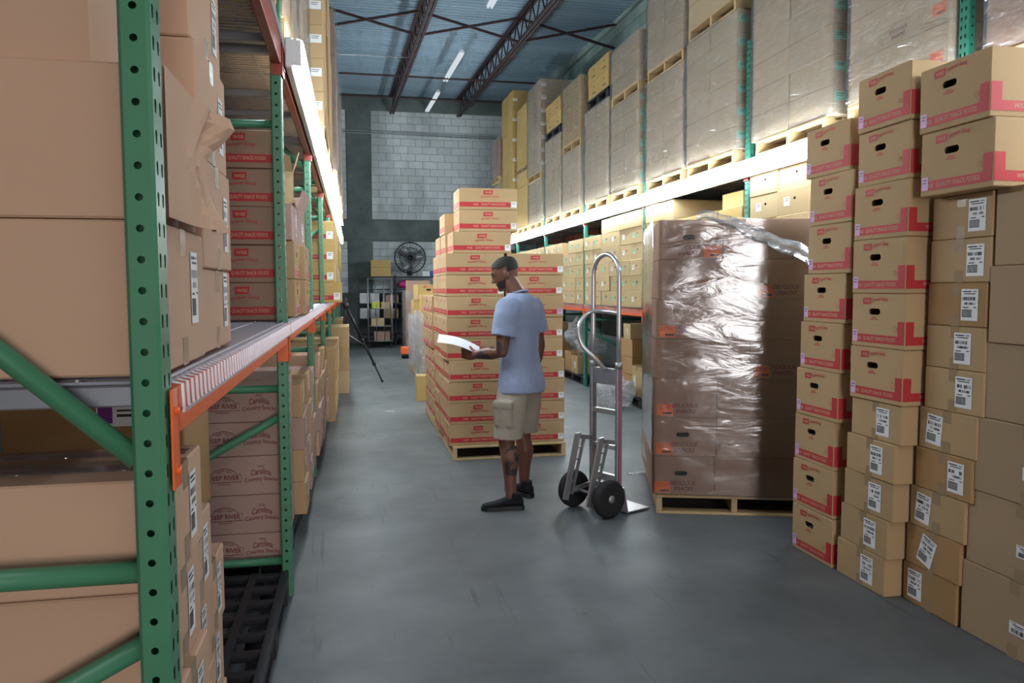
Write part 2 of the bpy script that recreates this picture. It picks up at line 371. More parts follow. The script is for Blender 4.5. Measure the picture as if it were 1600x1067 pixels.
def decal_label(w, h, seed=0):
    key = ('lab', w, h, seed)
    if key in CACHE: return CACHE[key]
    rnd = random.Random(seed); mb = MB()
    mb.quadxz(-w / 2, w / 2, 0, h)
    def bars(x0, x1, z0, z1, n):
        d = (x1 - x0) / n
        for i in range(n):
            if rnd.random() < 0.72: mb.quadxz(x0 + i * d, x0 + i * d + d * rnd.uniform(0.35, 0.85), z0, z1, -0.0006, 1)
    if h > w:
        mb.quadxz(-w * .42, w * .1, h * .90, h * .94, -0.0006, 1); mb.quadxz(w * .18, w * .40, h * .91, h * .935, -0.0006, 1)
        mb.quadxz(-w * .34, w * .34, h * .835, h * .865, -0.0006, 1)
        bars(-w * .42, w * .42, h * .64, h * .75, 22); bars(-w * .28, w * .36, h * .50, h * .58, 16)
        mb.quadxz(-w * .38, -w * .05, h * .40, h * .43, -0.0006, 1); mb.quadxz(w * .25, w * .42, h * .41, h * .44, -0.0006, 1)
        for i in range(7): mb.quadxz(-w * .42 + i * w * .085, -w * .42 + i * w * .085 + w * .05, h * .12, h * .34, -0.0006, 1)
        mb.quadxz(-w * .43, w * .15, h * .33, h * .35, -0.0007, 1); mb.quadxz(-w * .43, w * .15, h * .11, h * .13, -0.0007, 1)
    else:
        mb.quadxz(-w * .3, w * .25, h * .72, h * .80, -0.0006, 1); mb.quadxz(-w * .42, -w * .15, h * .88, h * .92, -0.0006, 1)
        mb.quadxz(-w * .2, w * .2, h * .58, h * .63, -0.0006, 1)
        bars(-w * .38, w * .40, h * .12, h * .46, 24)
    me = mb.mesh('shipping_label', ['white', 'ink']); CACHE[key] = me; return me
def flag(mb, x, z, w, h, y=-0.0004):
    """the small red pennant with the maker's word cut out in the paper colour"""
    mb.add([(x - w / 2, y, z), (x + w / 2 - w * .06, y, z + h * .05), (x + w / 2, y, z + h), (x - w / 2, y, z + h * 0.95)], [(0, 1, 2, 3)], 0)
    put_text(mb, 'WISE', x - w * .36, z + h * .28, w * .72, h * .42, y - 0.0005, 1, shear=0.1)
def print_red_front(w, h):
    """hand-hole carton: pennant, bowed slogan, small print, red band that turns up at one end"""
    key = ('prf', round(w, 3), round(h, 3))
    if key in CACHE: return CACHE[key]
    mb = MB(); s = h / 0.262
    flag(mb, -w * .20, h * .80, 0.062 * s, 0.033 * s)
    put_text(mb, 'Forever Good', -w * .09, h * .83, 0.105 * s, 0.020 * s, -0.0004, 0, arc=0.008 * s, tilt=0.006 * s)
    for i, ww in enumerate((0.035, 0.055)): mb.quadxz(-ww * s / 2 - w * .06, ww * s / 2 - w * .06, h * (.55 - .035 * i), h * (.568 - .035 * i), -0.0004, 0)
    mb.quadxz(-w / 2 + 0.006, w / 2 - 0.004, h * .085, h * .235, -0.0004, 0)
    mb.quadxz(w / 2 - w * .125, w / 2 - 0.004, h * .235, h * .50, -0.0004, 0)
    put_text(mb, 'WISE', -w * .40, h * .125, w * .10, h * .065, -0.0009, 1)
    put_text(mb, 'QUALITY SNACK FOODS', -w * .26, h * .115, w * .60, h * .085, -0.0009, 1)
    mb.tube([(w * .33 + 0.011 * s * math.cos(t * PI / 4), -0.0003, h * .36 + 0.011 * s * math.sin(t * PI / 4)) for t in range(8)], 0.0007, 3, 0, closed=True)
    me = mb.mesh('printing', ['red', 'cream']); CACHE[key] = me; return me
def print_red_side(w, h):
    key = ('prs', round(w, 3), round(h, 3))
    if key in CACHE: return CACHE[key]
    mb = MB()
    mb.quadxz(-w / 2 + 0.004, w / 2 - 0.006, h * .085, h * .235, -0.0004, 0)
    mb.quadxz(-w / 2 + 0.004, -w / 2 + w * .10, h * .235, h * .50, -0.0004, 0)
    put_text(mb, 'WISE  QUALITY SNACK FOODS', -w * .30, h * .115, w * .66, h * .085, -0.0009, 1)
    flag(mb, w * .02, h * .66, w * .2, h * .18)
    put_text(mb, 'Forever Good', -w * .20, h * .46, w * .44, h * .10, -0.0004, 0, arc=h * .05, tilt=h * .03)
    me = mb.mesh('printing', ['red', 'cream']); CACHE[key] = me; return me
def print_red_long(w, h):
    key = ('prl', round(w, 3), round(h, 3))
    if key in CACHE: return CACHE[key]
    mb = MB()
    flag(mb, 0.0, h * .70, w * .165, h * .21)
    put_text(mb, 'Forever Good', -w * .12, h * .52, w * .30, h * .10, -0.0004, 0, arc=h * .05, tilt=h * .03)
    mb.quadxz(-w / 2 + 0.006, w * .38, h * .14, h * .36, -0.0004, 0)
    put_text(mb, 'WISE', -w * .26, h * .205, w * .09, h * .09, -0.0009, 1)
    put_text(mb, 'QUALITY SNACK FOODS', -w * .12, h * .19, w * .42, h * .12, -0.0009, 1)
    me = mb.mesh('printing', ['red', 'cream']); CACHE[key] = me; return me
def print_red_end(w, h):
    key = ('pre', round(w, 3), round(h, 3))
    if key in CACHE: return CACHE[key]
    mb = MB(); mb.quadxz(-w / 2 + 0.004, w / 2 - 0.004, h * .14, h * .36, -0.0004, 0)
    flag(mb, w * .12, h * .72, w * .16, h * .14)
    put_text(mb, 'SNACK FOODS', -w * .3, h * .2, w * .6, h * .1, -0.0009, 1)
    me = mb.mesh('printing', ['red', 'cream']); CACHE[key] = me; return me
def print_delicious(w, h, x=0.0, z=0.06):
    key = ('pd', round(w, 3), round(h, 3), x, z)
    if key in CACHE: return CACHE[key]
    mb = MB()
    put_text(mb, 'DELICIOUS', x - 0.085, z + 0.036, 0.165, 0.028, -0.0004, 0, shear=0.25)
    put_text(mb, 'SNACKS', x - 0.06, z, 0.125, 0.026, -0.0004, 0, shear=0.25)
    me = mb.mesh('printing', ['crimson']); CACHE[key] = me; return me
def print_mauve(w, h):
    key = ('pm', round(w, 3), round(h, 3))
    if key in CACHE: return CACHE[key]
    mb = MB()
    cx = w * .19; z = h * .36
    # arched badge, then the bowed three-word mark, then the small pennant
    fr = [(cx - 0.082, z), (cx + 0.082, z), (cx + 0.082, z + 0.034), (cx + 0.058, z + 0.038)] + [(cx + 0.055 * math.cos(t * PI / 8), z + 0.038 + 0.030 * math.sin(t * PI / 8)) for t in range(1, 8)] + [(cx - 0.058, z + 0.038), (cx - 0.082, z + 0.034)]
    mb.tube([(a, -0.0004, b) for a, b in fr], 0.0015, 3, 0, closed=True)
    put_text(mb, 'DEEP RIVER', cx - 0.072, z + 0.007, 0.144, 0.023, -0.0004, 0, arc=0.004)
    put_text(mb, 'SNACKS', cx - 0.03, z - 0.014, 0.06, 0.008, -0.0004, 0)
    for t in range(1, 8): mb.tube([(cx + r * math.cos(t * PI / 8), -0.0004, z + 0.042 + r * 0.55 * math.sin(t * PI / 8)) for r in (0.018, 0.044)], 0.0012, 3, 0)
    cx = w * .392
    put_text(mb, 'Carolina', cx - 0.048, z + 0.022, 0.096, 0.030, -0.0004, 0, arc=0.012)
    put_text(mb, 'Country Snacks', cx - 0.080, z - 0.012, 0.160, 0.026, -0.0004, 0, arc=0.008)
    for t in range(2, 7): mb.tube([(cx + r * math.cos(t * PI / 8), -0.0004, z + 0.062 + r * 0.7 * math.sin(t * PI / 8)) for r in (0.010, 0.026)], 0.0012, 3, 0)
    cx = w * .0
    mb.quadxz(cx - 0.04, cx + 0.04, z + 0.0, z + 0.03, -0.0004, 0); put_text(mb, 'WISE', cx - 0.03, z + 0.007, 0.06, 0.016, -0.0009, 1)
    me = mb.mesh('printing', ['crimson', 'cream']); CACHE[key] = me; return me
def sticker(w, h, mat, lines=2, ink='ink'):
    key = ('st', w, h, mat, lines)
    if key in CACHE: return CACHE[key]
    mb = MB(); mb.quadxz(-w / 2, w / 2, 0, h)
    for i in range(lines): mb.quadxz(-w * .32, w * (.32 - .1 * (i % 2)), h * (.75 - .22 * i), h * (.82 - .22 * i), -0.0006, 1)
    me = mb.mesh('sticker', [mat, ink]); CACHE[key] = me; return me
def orange_sticker():
    key = 'os'
    if key in CACHE: return CACHE[key]
    mb = MB(); w, h = 0.105, 0.072; mb.quadxz(-w / 2, w / 2, 0, h)
    mb.quadxz(-w * .15, w * .42, h * .10, h * .26, -0.0006, 1)
    for i in range(3): mb.quadxz(-w * .42, w * (.40 - .08 * i), h * (.84 - .14 * i), h * (.87 - .14 * i), -0.0006, 2)
    me = mb.mesh('sticker', ['orangelabel', 'ink', 'crimson']); CACHE[key] = me; return me
def tape_mesh(sx, sy, sz, w=0.05):
    key = ('tp', round(sx, 3), round(sy, 3), round(sz, 3), w)
    if key in CACHE: return CACHE[key]
    mb = MB(); y = -sy / 2 - 0.0007; e = 0.0007; d = min(0.055, sz * .28)
    mb.quadxz(-w / 2, w / 2, sz - d, sz, y); mb.quadxz(-w / 2, w / 2, 0, d, y)
    mb.add([(-w / 2, -sy / 2, sz + e), (w / 2, -sy / 2, sz + e), (w / 2, sy / 2, sz + e), (-w / 2, sy / 2, sz + e)], [(0, 1, 2, 3)])
    me = mb.mesh('packing_tape', ['tape']); CACHE[key] = me; return me
FACE_ROT = {'front': 0.0, 'right': PI / 2, 'back': PI, 'left': -PI / 2}
def stick(parent, name, me, size, face='front', x=0.0, z=0.0, tilt=0.0, off=0.0012):
    sx, sy, sz = size; a = FACE_ROT[face]; d = (sy if face in ('front', 'back') else sx) / 2 + off
    n = Vector((math.sin(a), -math.cos(a))); t = Vector((math.cos(a), math.sin(a)))
    o = obj(name, me, parent, (n.x * d + t.x * x, n.y * d + t.y * x, z), (0, tilt, a))
    return o
NC = 0
def carton(label, size, loc, rz, mat, group=None, hole=None, name=None):
    """loc = middle of the underside; the front is the local -Y face"""
    global NC; NC += 1
    name = name or ('red_banded_carton' if 'red banded' in label else 'hand_hole_carton' if 'hand-hole' in label else 'palletised_carton' if 'carton in the' in label else 'labelled_carton' if 'labelled' in label else 'plain_carton')
    o = obj(name, carton_mesh(size, mat, hole), None, loc, (0, 0, rz))
    return tag(o, label, 'box', group)
HOLE = lambda h, x=0.0, z=0.62, w=0.085, hh=0.030: (x, h * z, w, hh, 0.12)
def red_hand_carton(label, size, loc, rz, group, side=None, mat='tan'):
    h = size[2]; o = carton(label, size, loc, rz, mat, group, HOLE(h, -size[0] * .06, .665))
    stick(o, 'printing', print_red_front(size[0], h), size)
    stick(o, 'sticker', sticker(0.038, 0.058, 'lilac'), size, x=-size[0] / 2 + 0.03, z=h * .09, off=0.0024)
    if side: stick(o, 'printing', print_red_side(size[1], h), size, side)
    return o
def label_carton(label, size, loc, rz, mat, group, lx=0.1, lz=None, lw=0.095, lh=0.135, tilt=0.0, tape=True, seed=0):
    o = carton(label, size, loc, rz, mat, group)
    if lz is None: lz = (size[2] - lh) / 2
    if lw: stick(o, 'shipping_label', decal_label(lw, lh, seed), size, x=lx, z=lz, tilt=tilt, off=0.0018)
    if tape: obj('packing_tape', tape_mesh(*size), o)
    return o

# ------------------------------------------------------------------ pallets
def wood_pallet(label, loc, rz, w=1.016, d=1.22, h=0.125, group='wooden pallets'):
    t = thing('wooden_pallet', label, 'pallet', loc, rz, group)
    key = ('pal', w, d)
    if key not in CACHE:
        b = 0.09; res = []
        nb = 7
        for i in range(nb):
            y = -d / 2 + i * (d - b) / (nb - 1); res.append(('deck_board', MB().cham(-w / 2, w / 2, y, y + b, h - 0.017, h, 0.002)))
        for x in (-w / 2 + 0.0, -0.019, w / 2 - 0.038): res.append(('stringer', MB().cham(x, x + 0.038, -d / 2 + 0.004, d / 2 - 0.004, 0.017, h - 0.0172, 0.002)))
        for y in (-d / 2, -b / 2, d / 2 - b): res.append(('bottom_board', MB().cham(-w / 2, w / 2, y, y + b, 0.0, 0.0168, 0.002)))
        CACHE[key] = [(n, m.mesh(n, ['wood'])) for n, m in res]
    for n, me in CACHE[key]: obj(n, me, t)
    return t
def black_pallet(label, loc, rz, w=1.016, d=1.2, h=0.135):
    t = thing('plastic_pallet', label, 'pallet', loc, rz, 'black plastic pallets')
    key = ('bp', w, d)
    if key not in CACHE:
        mb = MB(); n = 7
        for i in range(n + 1): x = -w / 2 + i * (w - 0.035) / n; mb.box(x, x + 0.035, -d / 2, d / 2, h - 0.03, h)
        for i in range(n + 1): y = -d / 2 + i * (d - 0.035) / n; mb.box(-w / 2, w / 2, y, y + 0.035, h - 0.034, h - 0.004)
        ft = []
        for x in (-w / 2, -0.06, w / 2 - 0.12):
            for y in (-d / 2, -0.06, d / 2 - 0.12): ft.append(MB().cham(x, x + 0.12, y, y + 0.12, 0.0, h - 0.0345, 0.008))
        rn = [MB().box(x, x + 0.1, -d / 2 + 0.12, -0.06, 0.0, 0.018).box(x, x + 0.1, 0.06, d / 2 - 0.12, 0.0, 0.018) for x in (-w / 2 + .01, -.05, w / 2 - .11)]
        CACHE[key] = [('deck_grid', mb.mesh('deck_grid', ['blackpl']))] + [('foot', m.mesh('foot', ['blackpl'])) for m in ft] + [('runner', m.mesh('runner', ['blackpl'])) for m in rn]
    for nme, me in CACHE[key]: obj(nme, me, t)
    return t
def film_shell(name, label, cx, cy, rz, w, d, z0, z1, mat='film', amp=0.012, top=False, seed=0, group='stretch film around pallet loads', dens=11):
    """a film skin wound round the four sides of a load"""
    mb = MB(); nu = [max(4, int(w * dens)), max(4, int(d * dens))]; nz = max(4, int((z1 - z0) * dens)); loop = []
    for k in range(nu[0]): loop.append((-w / 2 + w * k / nu[0], -d / 2, 0, -1))
    for k in range(nu[1]): loop.append((w / 2, -d / 2 + d * k / nu[1], 1, 0))
    for k in range(nu[0]): loop.append((w / 2 - w * k / nu[0], d / 2, 0, 1))
    for k in range(nu[1]): loop.append((-w / 2, d / 2 - d * k / nu[1], -1, 0))
    n = len(loop); rings = []
    for i in range(nz + 1):
        z = z0 + (z1 - z0) * i / nz; ring = []
        for x, y, nx, ny in loop:
            q = noise.noise(Vector((x * 2.3 + seed, y * 2.3, z * 7 + x * 2.0))) * 0.6 + noise.noise(Vector((x * 7, y * 7 + seed, z * 16))) * 0.4
            a = amp * (0.9 + q)
            ring.append((x + nx * a, y + ny * a, z + (0.02 * noise.noise(Vector((x * 4, y * 4, seed))) if i in (0, nz) else 0)))
        rings.append(ring)
    mb.loft(rings, caps=False)
    o = mb.build(name, mat, None, True, (cx, cy, 0), (0, 0, rz))
    return tag(o, label, 'plastic wrap', group)

# ================================================================== SETTING
fl = MB().add([(-6, -7, 0), (6.5, -7, 0), (6.5, 23, 0), (-6, 23, 0)], [(0, 1, 2, 3)]).build('floor', 'floor'); struct(fl)
BO = (0, 22, 0); BR = 0.02
wb = MB().box(-6, 5.2, 0.0, 0.2, 0, 6.9).build('wall_back', 'mortar', None, loc=BO, rot=(0, 0, BR)); struct(wb)
blk = MB().cham(0, 0.392, -0.014, 0.0, 0, 0.192, 0.004).mesh('block', ['block'])
hblk = MB().cham(0, 0.192, -0.014, 0.0, 0, 0.192, 0.004).mesh('block', ['block'])
z = 1.40; row = 0
while z < 6.25:
    if not (2.75 < z < 3.38):
        x = 0.54 - (0.2 if row % 2 else 0.0)
        while x < 4.3:
            if x < 0.5: obj('block', hblk, wb, (x + 0.2, 0, z))
            else: obj('block', blk, wb, (x, 0, z))
            x += 0.4
        obj('block', blk if row % 2 else hblk, wb, (-0.53 if row % 2 else -0.33, 0, z))
    z += 0.2; row += 1
struct(MB().cham(-0.125, 0.525, -0.035, 0.0, 0, 6.33, 0.01).build('trim_1', 'darkband', None, loc=BO, rot=(0, 0, BR)))
struct(MB().cham(-4.0, 4.7, -0.045, 0.0, 2.83, 3.37, 0.01).build('trim_2', 'darkband', None, loc=BO, rot=(0, 0, BR)))
struct(MB().cham(-4.0, 4.7, -0.06, 0.0, 6.31, 6.72, 0.01).build('trim_3', 'darkband', None, loc=BO, rot=(0, 0, BR)))
struct(MB().tube([(-4, -0.06, 5.74), (4.6, -0.06, 5.66)], 0.012, 6).tube([(-4, -0.05, 5.80), (4.6, -0.05, 5.72)], 0.008, 6).build('wall_conduit', 'conduit', None, True, loc=BO, rot=(0, 0, BR)))
wr = MB().box(4.78, 5.0, -29, 0.0, 0, 6.8).build('wall_right', 'darkband', None, loc=BO, rot=(0, 0, BR)); struct(wr)
rblk = MB().cham(-0.016, 0.0, 0, 0.388, 0, 0.188, 0.006).mesh('block', ['wallblock'])
for r in range(9):
    for c in range(26):
        obj('block', rblk, wr, (4.78, -13.0 + c * 0.4 + (0.2 if r % 2 else 0), 4.62 + r * 0.2))
struct(MB().cham(4.70, 4.79, -29, 0.0, 6.43, 6.75, 0.02).build('trim_4', 'plaster', None, loc=BO, rot=(0, 0, BR)))
struct(MB().box(-6.0, -5.8, -7, 22, 0, 6.8).build('wall_left', 'mortar'))
struct(MB().box(-6.0, 0.28, -6.9, -6.7, 0, 6.2).box(2.02, 6.2, -6.9, -6.7, 0, 6.2).box(0.28, 2.02, -6.9, -6.7, 2.97, 6.2).build('wall_near', 'mortar'))
# corrugated roof deck
RO = (0, 22, 6.73); RR = (0.033, 0, BR)
mb = MB(); prof = []; y = -29.5
while y < 0.4:
    prof += [(y, 0.0), (y + 0.06, 0.0), (y + 0.075, 0.038), (y + 0.135, 0.038)]; y += 0.15
vs = [(x, yy, zz) for yy, zz in prof for x in (-6.2, 5.3)]
mb.add(vs, [(2 * i, 2 * i + 1, 2 * i + 3, 2 * i + 2) for i in range(len(prof) - 1)])
struct(mb.build('ceiling', 'deck', None, loc=RO, rot=RR))
wa = MB().bar((0, 0, -0.46), (0, 0.30, -0.06), 0.022, 0.022).mesh('web_bar', ['joist'])
wc = MB().bar((0, 0, -0.06), (0, 0.30, -0.46), 0.022, 0.022).mesh('web_bar', ['joist'])
for jx in (-0.73, 1.10, 2.93):
    j = MB().bar((jx - .035, -29, -0.035), (jx - .035, -0.05, -0.035), 0.05, 0.05).bar((jx + .035, -29, -0.035), (jx + .035, -0.05, -0.035), 0.05, 0.05).build('roof_joist', 'joist', None, loc=RO, rot=RR)
    struct(j)
    MB().bar((jx - .035, -29, -0.48), (jx - .035, -0.1, -0.48), 0.045, 0.045).bar((jx + .035, -29, -0.48), (jx + .035, -0.1, -0.48), 0.045, 0.045).build('bottom_chord', 'joist', j)
    for i in range(52): obj('web_bar', wa if i % 2 else wc, j, (jx, -0.4 - 0.30 * (i + 1), 0))
for k, yy in enumerate((-2.0, -4.3)):
    struct(MB().tube([(-4, yy, -0.44), (4.7, yy, -0.44)], 0.022, 6).build('bridging_rod', 'joist', None, loc=RO, rot=RR))
for jx in (-0.73, 1.10, 2.93):
    struct(MB().bar((jx, -7.6, -0.05), (jx + 1.83, -7.6, -0.47), 0.04, 0.04).build('cross_bridging', 'joist', None, loc=RO, rot=RR))
    struct(MB().bar((jx, -7.66, -0.47), (jx + 1.83, -7.66, -0.05), 0.04, 0.04).build('cross_bridging', 'joist', None, loc=RO, rot=RR))
struct(MB().tube([(-4, -5.6, -0.40), (1.1, -5.6, -0.36)], 0.012, 6).build('roof_conduit', 'conduit', None, True, loc=RO, rot=RR))
for k, (ya, lab) in enumerate(((-2.7, 'unshaded twin tube ceiling fixture nearest the block end wall'), (-6.4, 'twin tube ceiling fixture between the roof joists, second from end wall'), (-11.7, 'twin tube ceiling fixture at the top edge of the picture'))):
    t = thing('ceiling_light', lab, 'ceiling light', (0, 0, 0), 0, 'hanging tube fixtures'); t.location = RO; t.rotation_euler = RR
    MB().add([(1.98, ya, -0.40), (2.10, ya, -0.40), (2.06, ya, -0.34), (2.02, ya, -0.34), (1.98, ya + 2.45, -0.40), (2.10, ya + 2.45, -0.40), (2.06, ya + 2.45, -0.34), (2.02, ya + 2.45, -0.34)],
             [(0, 1, 2, 3), (7, 6, 5, 4), (0, 4, 5, 1), (1, 5, 6, 2), (2, 6, 7, 3), (3, 7, 4, 0)]).build('housing', 'enamel', t)
    for dx in (-0.03, 0.03): MB().tube([(2.04 + dx, ya + .03, -0.422), (2.04 + dx, ya + 2.42, -0.422)], 0.019, 8).build('tube_lamp', 'ceiltube', t, True)
    for yy in (ya + 0.3, ya + 2.1): MB().tube([(2.04, yy, -0.34), (2.04, yy, 0.0)], 0.004, 5).build('hanger', 'conduit', t)

# ================================================================== PALLET RACKS
def post_mesh(h, mat):
    """hollow steel post, round holes on both flanks (+-Y), two columns of teardrop slots on the aisle face (+X)"""
    key = ('post', h, mat)
    if key in CACHE: return CACHE[key]
    mb = MB(); W2 = 0.025; D = 0.076; P = 0.0508; n = int(h / P)
    def cell(o, u, v, cw, ch, pts):
        out = [(-cw, -ch), (0, -ch), (cw, -ch), (cw, 0), (cw, ch), (0, ch), (-cw, ch), (-cw, 0)]
        vs = [tuple(o[i] + u[i] * a + v[i] * b for i in range(3)) for a, b in out] + [tuple(o[i] + u[i] * a + v[i] * b for i in range(3)) for a, b in pts]
        mb.add(vs, [(k, (k + 1) % 8, (k + 1) % 8 + 8, k + 8) for k in range(8)])
    r = 0.0066; circ = [(r * math.cos(-3 * PI / 4 + k * PI / 4), r * math.sin(-3 * PI / 4 + k * PI / 4)) for k in range(8)]
    tear = [(-.004, -.011), (0, -.013), (.004, -.011), (.006, .002), (.006, .008), (0, .012), (-.006, .008), (-.006, .002)]
    b = 0.006
    for i in range(n):
        zc = (i + .5) * P
        cell((0, 0, zc), (1, 0, 0), (0, 0, 1), W2 - b, P / 2, circ)
        cell((0, D, zc), (-1, 0, 0), (0, 0, 1), W2 - b, P / 2, circ)
        for q in (0.022, 0.054): cell((W2, q, zc), (0, 1, 0), (0, 0, 1), 0.016, P / 2, tear)
    H = n * P
    for (xa, ya), (xb, yb) in (((W2 - b, 0), (W2, b)), ((W2, D - b), (W2 - b, D)), ((-W2 + b, D), (-W2, D - b)), ((-W2, D - b), (-W2, b)), ((-W2, b), (-W2 + b, 0))):
        mb.add([(xa, ya, 0), (xb, yb, 0), (xb, yb, H), (xa, ya, H)], [(0, 1, 2, 3)])
    mb.add([(-W2, 0, H), (W2, 0, H), (W2, D, H), (-W2, D, H)], [(0, 1, 2, 3)])
    me = mb.mesh('post', [mat]); CACHE[key] = me; return me
RD = 1.07  # rack depth
def upright(label, side, Y, h, mat, braces, group):
    """side -1: rack left of the aisle (posts at X<0), +1: right. origin at the aisle post's foot"""
    X = -0.34 if side < 0 else 3.459
    t = thing('rack_upright', label, 'rack frame', (X, Y, 0), 0, group)
    pm = post_mesh(h, mat)
    if side < 0: obj('post', pm, t); obj('post', pm, t, (-RD + 0.05, 0, 0))
    else: obj('post', pm, t, (0, 0.076, 0), (0, 0, PI)); obj('post', pm, t, (RD - 0.05, 0.076, 0), (0, 0, PI))
    for a, za, b, zb in braces:
        s = -1 if side < 0 else 1
        MB().tube([(s * (0.026 + a * (RD - 0.102)), 0.038, za), (s * (0.026 + b * (RD - 0.102)), 0.038, zb)], 0.019, 10).build('brace', mat, t, True)
    pass
    return t
def beam(label, side, Y0, Y1, ztop, hh, mat, group, back=False, conn=0.17):
    """horizontal beam with an end connector hooked on each post; origin on the beam's underside"""
    X = (-0.312 if side < 0 else 3.431); s = 1 if side < 0 else -1
    if back: X = (-0.312 - RD + 0.03) if side < 0 else (3.431 + RD - 0.03); 
    t = thing('rack_beam', label, 'rack beam', (X, Y0, ztop - hh), 0, group)
    L = Y1 - Y0
    x0, x1 = (-0.042, 0.0) if side < 0 else (0.0, 0.042)
    MB().cham(x0, x1, 0.004, L - 0.004, 0, hh, 0.004).build('bar', mat, t)
    for yy in (0.0, L):
        d = 1 if yy == 0 else -1
        c = MB(); ya, yb = sorted((yy + d * 0.0015, yy + d * 0.0055)); c.box(x0 - 0.006, x1 + 0.006, ya, yb, hh - conn, hh + 0.004)
        fx = (0.006, 0.0015) if side < 0 else (-0.006, -0.0015)
        ya, yb = sorted((yy - d * 0.045, yy + d * 0.0055)); c.cham(min(fx), max(fx), ya, yb, hh - conn, hh + 0.004, 0.001)
        k = c.build('connector', mat, t)
        for zz in (0.03, conn - 0.035): MB().lathe([(0.007, 0), (0.007, 0.005), (0.003, 0.007)], 8, 'x' ,(fx[0] if side < 0 else fx[0] - 0.007, yy - d * 0.022, hh - conn + zz)).build('rivet', mat, k)
    return t
def wire_deck(label, side, Y0, Y1, z, group):
    key = ('wd', round(Y1 - Y0, 2), side)
    X = -0.31 if side < 0 else 3.429; s = -1 if side < 0 else 1
    t = thing('wire_deck', label, 'wire deck', (X, Y0, z), 0, group)
    if key not in CACHE:
        L = Y1 - Y0; mb = MB(); n = int(L / 0.042)
        for i in range(n + 1):
            y = 0.012 + i * (L - 0.024) / n
            mb.tube([(-s * 0.012, y, -0.045), (-s * 0.010, y, 0.003), (s * 0.006, y, 0.006), (s * 1.0, y, 0.006)], 0.0035, 4)
        for i in range(8): x = s * (0.02 + i * 0.14); mb.tube([(x, 0.005, 0.012), (x, L - 0.005, 0.012)], 0.0035, 4)
        mb.tube([(-s * 0.012, 0.005, -0.045), (-s * 0.012, L - .005, -0.045)], 0.0035, 4)
        ch = [MB().cham(min(s * .03, s * 1.0), max(s * .03, s * 1.0), y, y + 0.05, -0.038, 0.0, 0.003) for y in (0.025, L / 2 - .3, L / 2 + .25, L - 0.075)]
        CACHE[key] = (mb.mesh('mesh_wires', ['wire']), [c.mesh('support_channel', ['steel']) for c in ch])
    w, ch = CACHE[key]; obj('mesh_wires', w, t)
    for c in ch: obj('support_channel', c, t)
    return t
def strip_light(label, side, Y0, Y1, z, group):
    """bare twin tube strip fixed along the face of a beam"""
    X = -0.300 if side < 0 else 3.419; s = 1 if side < 0 else -1
    t = thing('strip_light', label, 'light fixture', (X, Y0, z), 0, group); L = Y1 - Y0
    MB().cham(min(0.0, s * 0.035), max(0.0, s * 0.035), 0, L, -0.072, 0.072, 0.006).build('housing', 'enamel', t)
    for zz in (-0.043, 0.043):
        MB().tube([(s * 0.062, 0.02, zz), (s * 0.062, L - 0.02, zz)], 0.025, 8).build('tube_lamp', 'tube', t, True)  # tubes drawn oversize, the width of their glow put into the shape
    for yy in (0.0, L - 0.012): MB().cham(min(s * .03, s * .075), max(s * .03, s * .075), yy, yy + 0.012, -0.06, 0.06, 0.003).build('lamp_holder', 'enamel', t)
    return t
BAY = 2.51
LY = [1.39 + BAY * k for k in range(8)]       # near faces of the left frames
RY = [1.45 + BAY * k for k in range(8)]       # near faces of the right frames
DB = {0: [(0, 1.21, .78, 1.90), (0, 1.015, 1, 1.02), (0, 0.885, 1, 0.38), (0, 2.28, 1, 2.28), (0, .25, 1, .25), (0, 2.4, 1, 3.2)], 1: [(0, 1.02, 1, 1.02), (0, 0.88, 1, 0.34), (0, 0.17, 1, 0.17), (0, 2.28, 1, 2.28), (0, 3.55, 1, 3.55)]}
STD = [(0, 1.02, 1, 1.02), (0, 0.88, 1, 0.34), (0, 0.17, 1, 0.17), (0, 2.28, 1, 2.28), (0, 2.15, 1, 1.3), (0, 2.45, 1, 3.4), (0, 3.55, 1, 3.55)]
LN = ['green rack frame in the foreground beside the torn carton', 'green rack frame next to the mauve printed cartons', 'third green frame of the rack past the opened cartons', 'fourth green frame of the rack on the fan side', 'fifth green frame of the rack on the fan side', 'sixth green frame of the rack, towards the tripod', 'seventh green frame of the rack, past the tripod', 'last green frame of the rack near the end wall']
for k, Y in enumerate(LY): upright(LN[k], -1, Y, 4.3, 'green', DB.get(k, STD), 'green pallet rack frames')
RN = ['first teal rack frame, hidden beyond the tall plain cartons', 'teal rack frame rising behind the big red printed cartons', 'teal rack frame standing behind the shrink wrapped pallet', 'teal rack frame beside the film covered pallet and hand truck', 'teal rack frame seen through the hand truck handle', 'teal rack frame just past the stack by the man', 'sixth teal rack frame, beside the yellow cartons', 'last teal rack frame near the end wall']
for k, Y in enumerate(RY):
    upright(RN[k], 1, Y, 3.7, 'teal', STD, 'teal pallet rack frames')
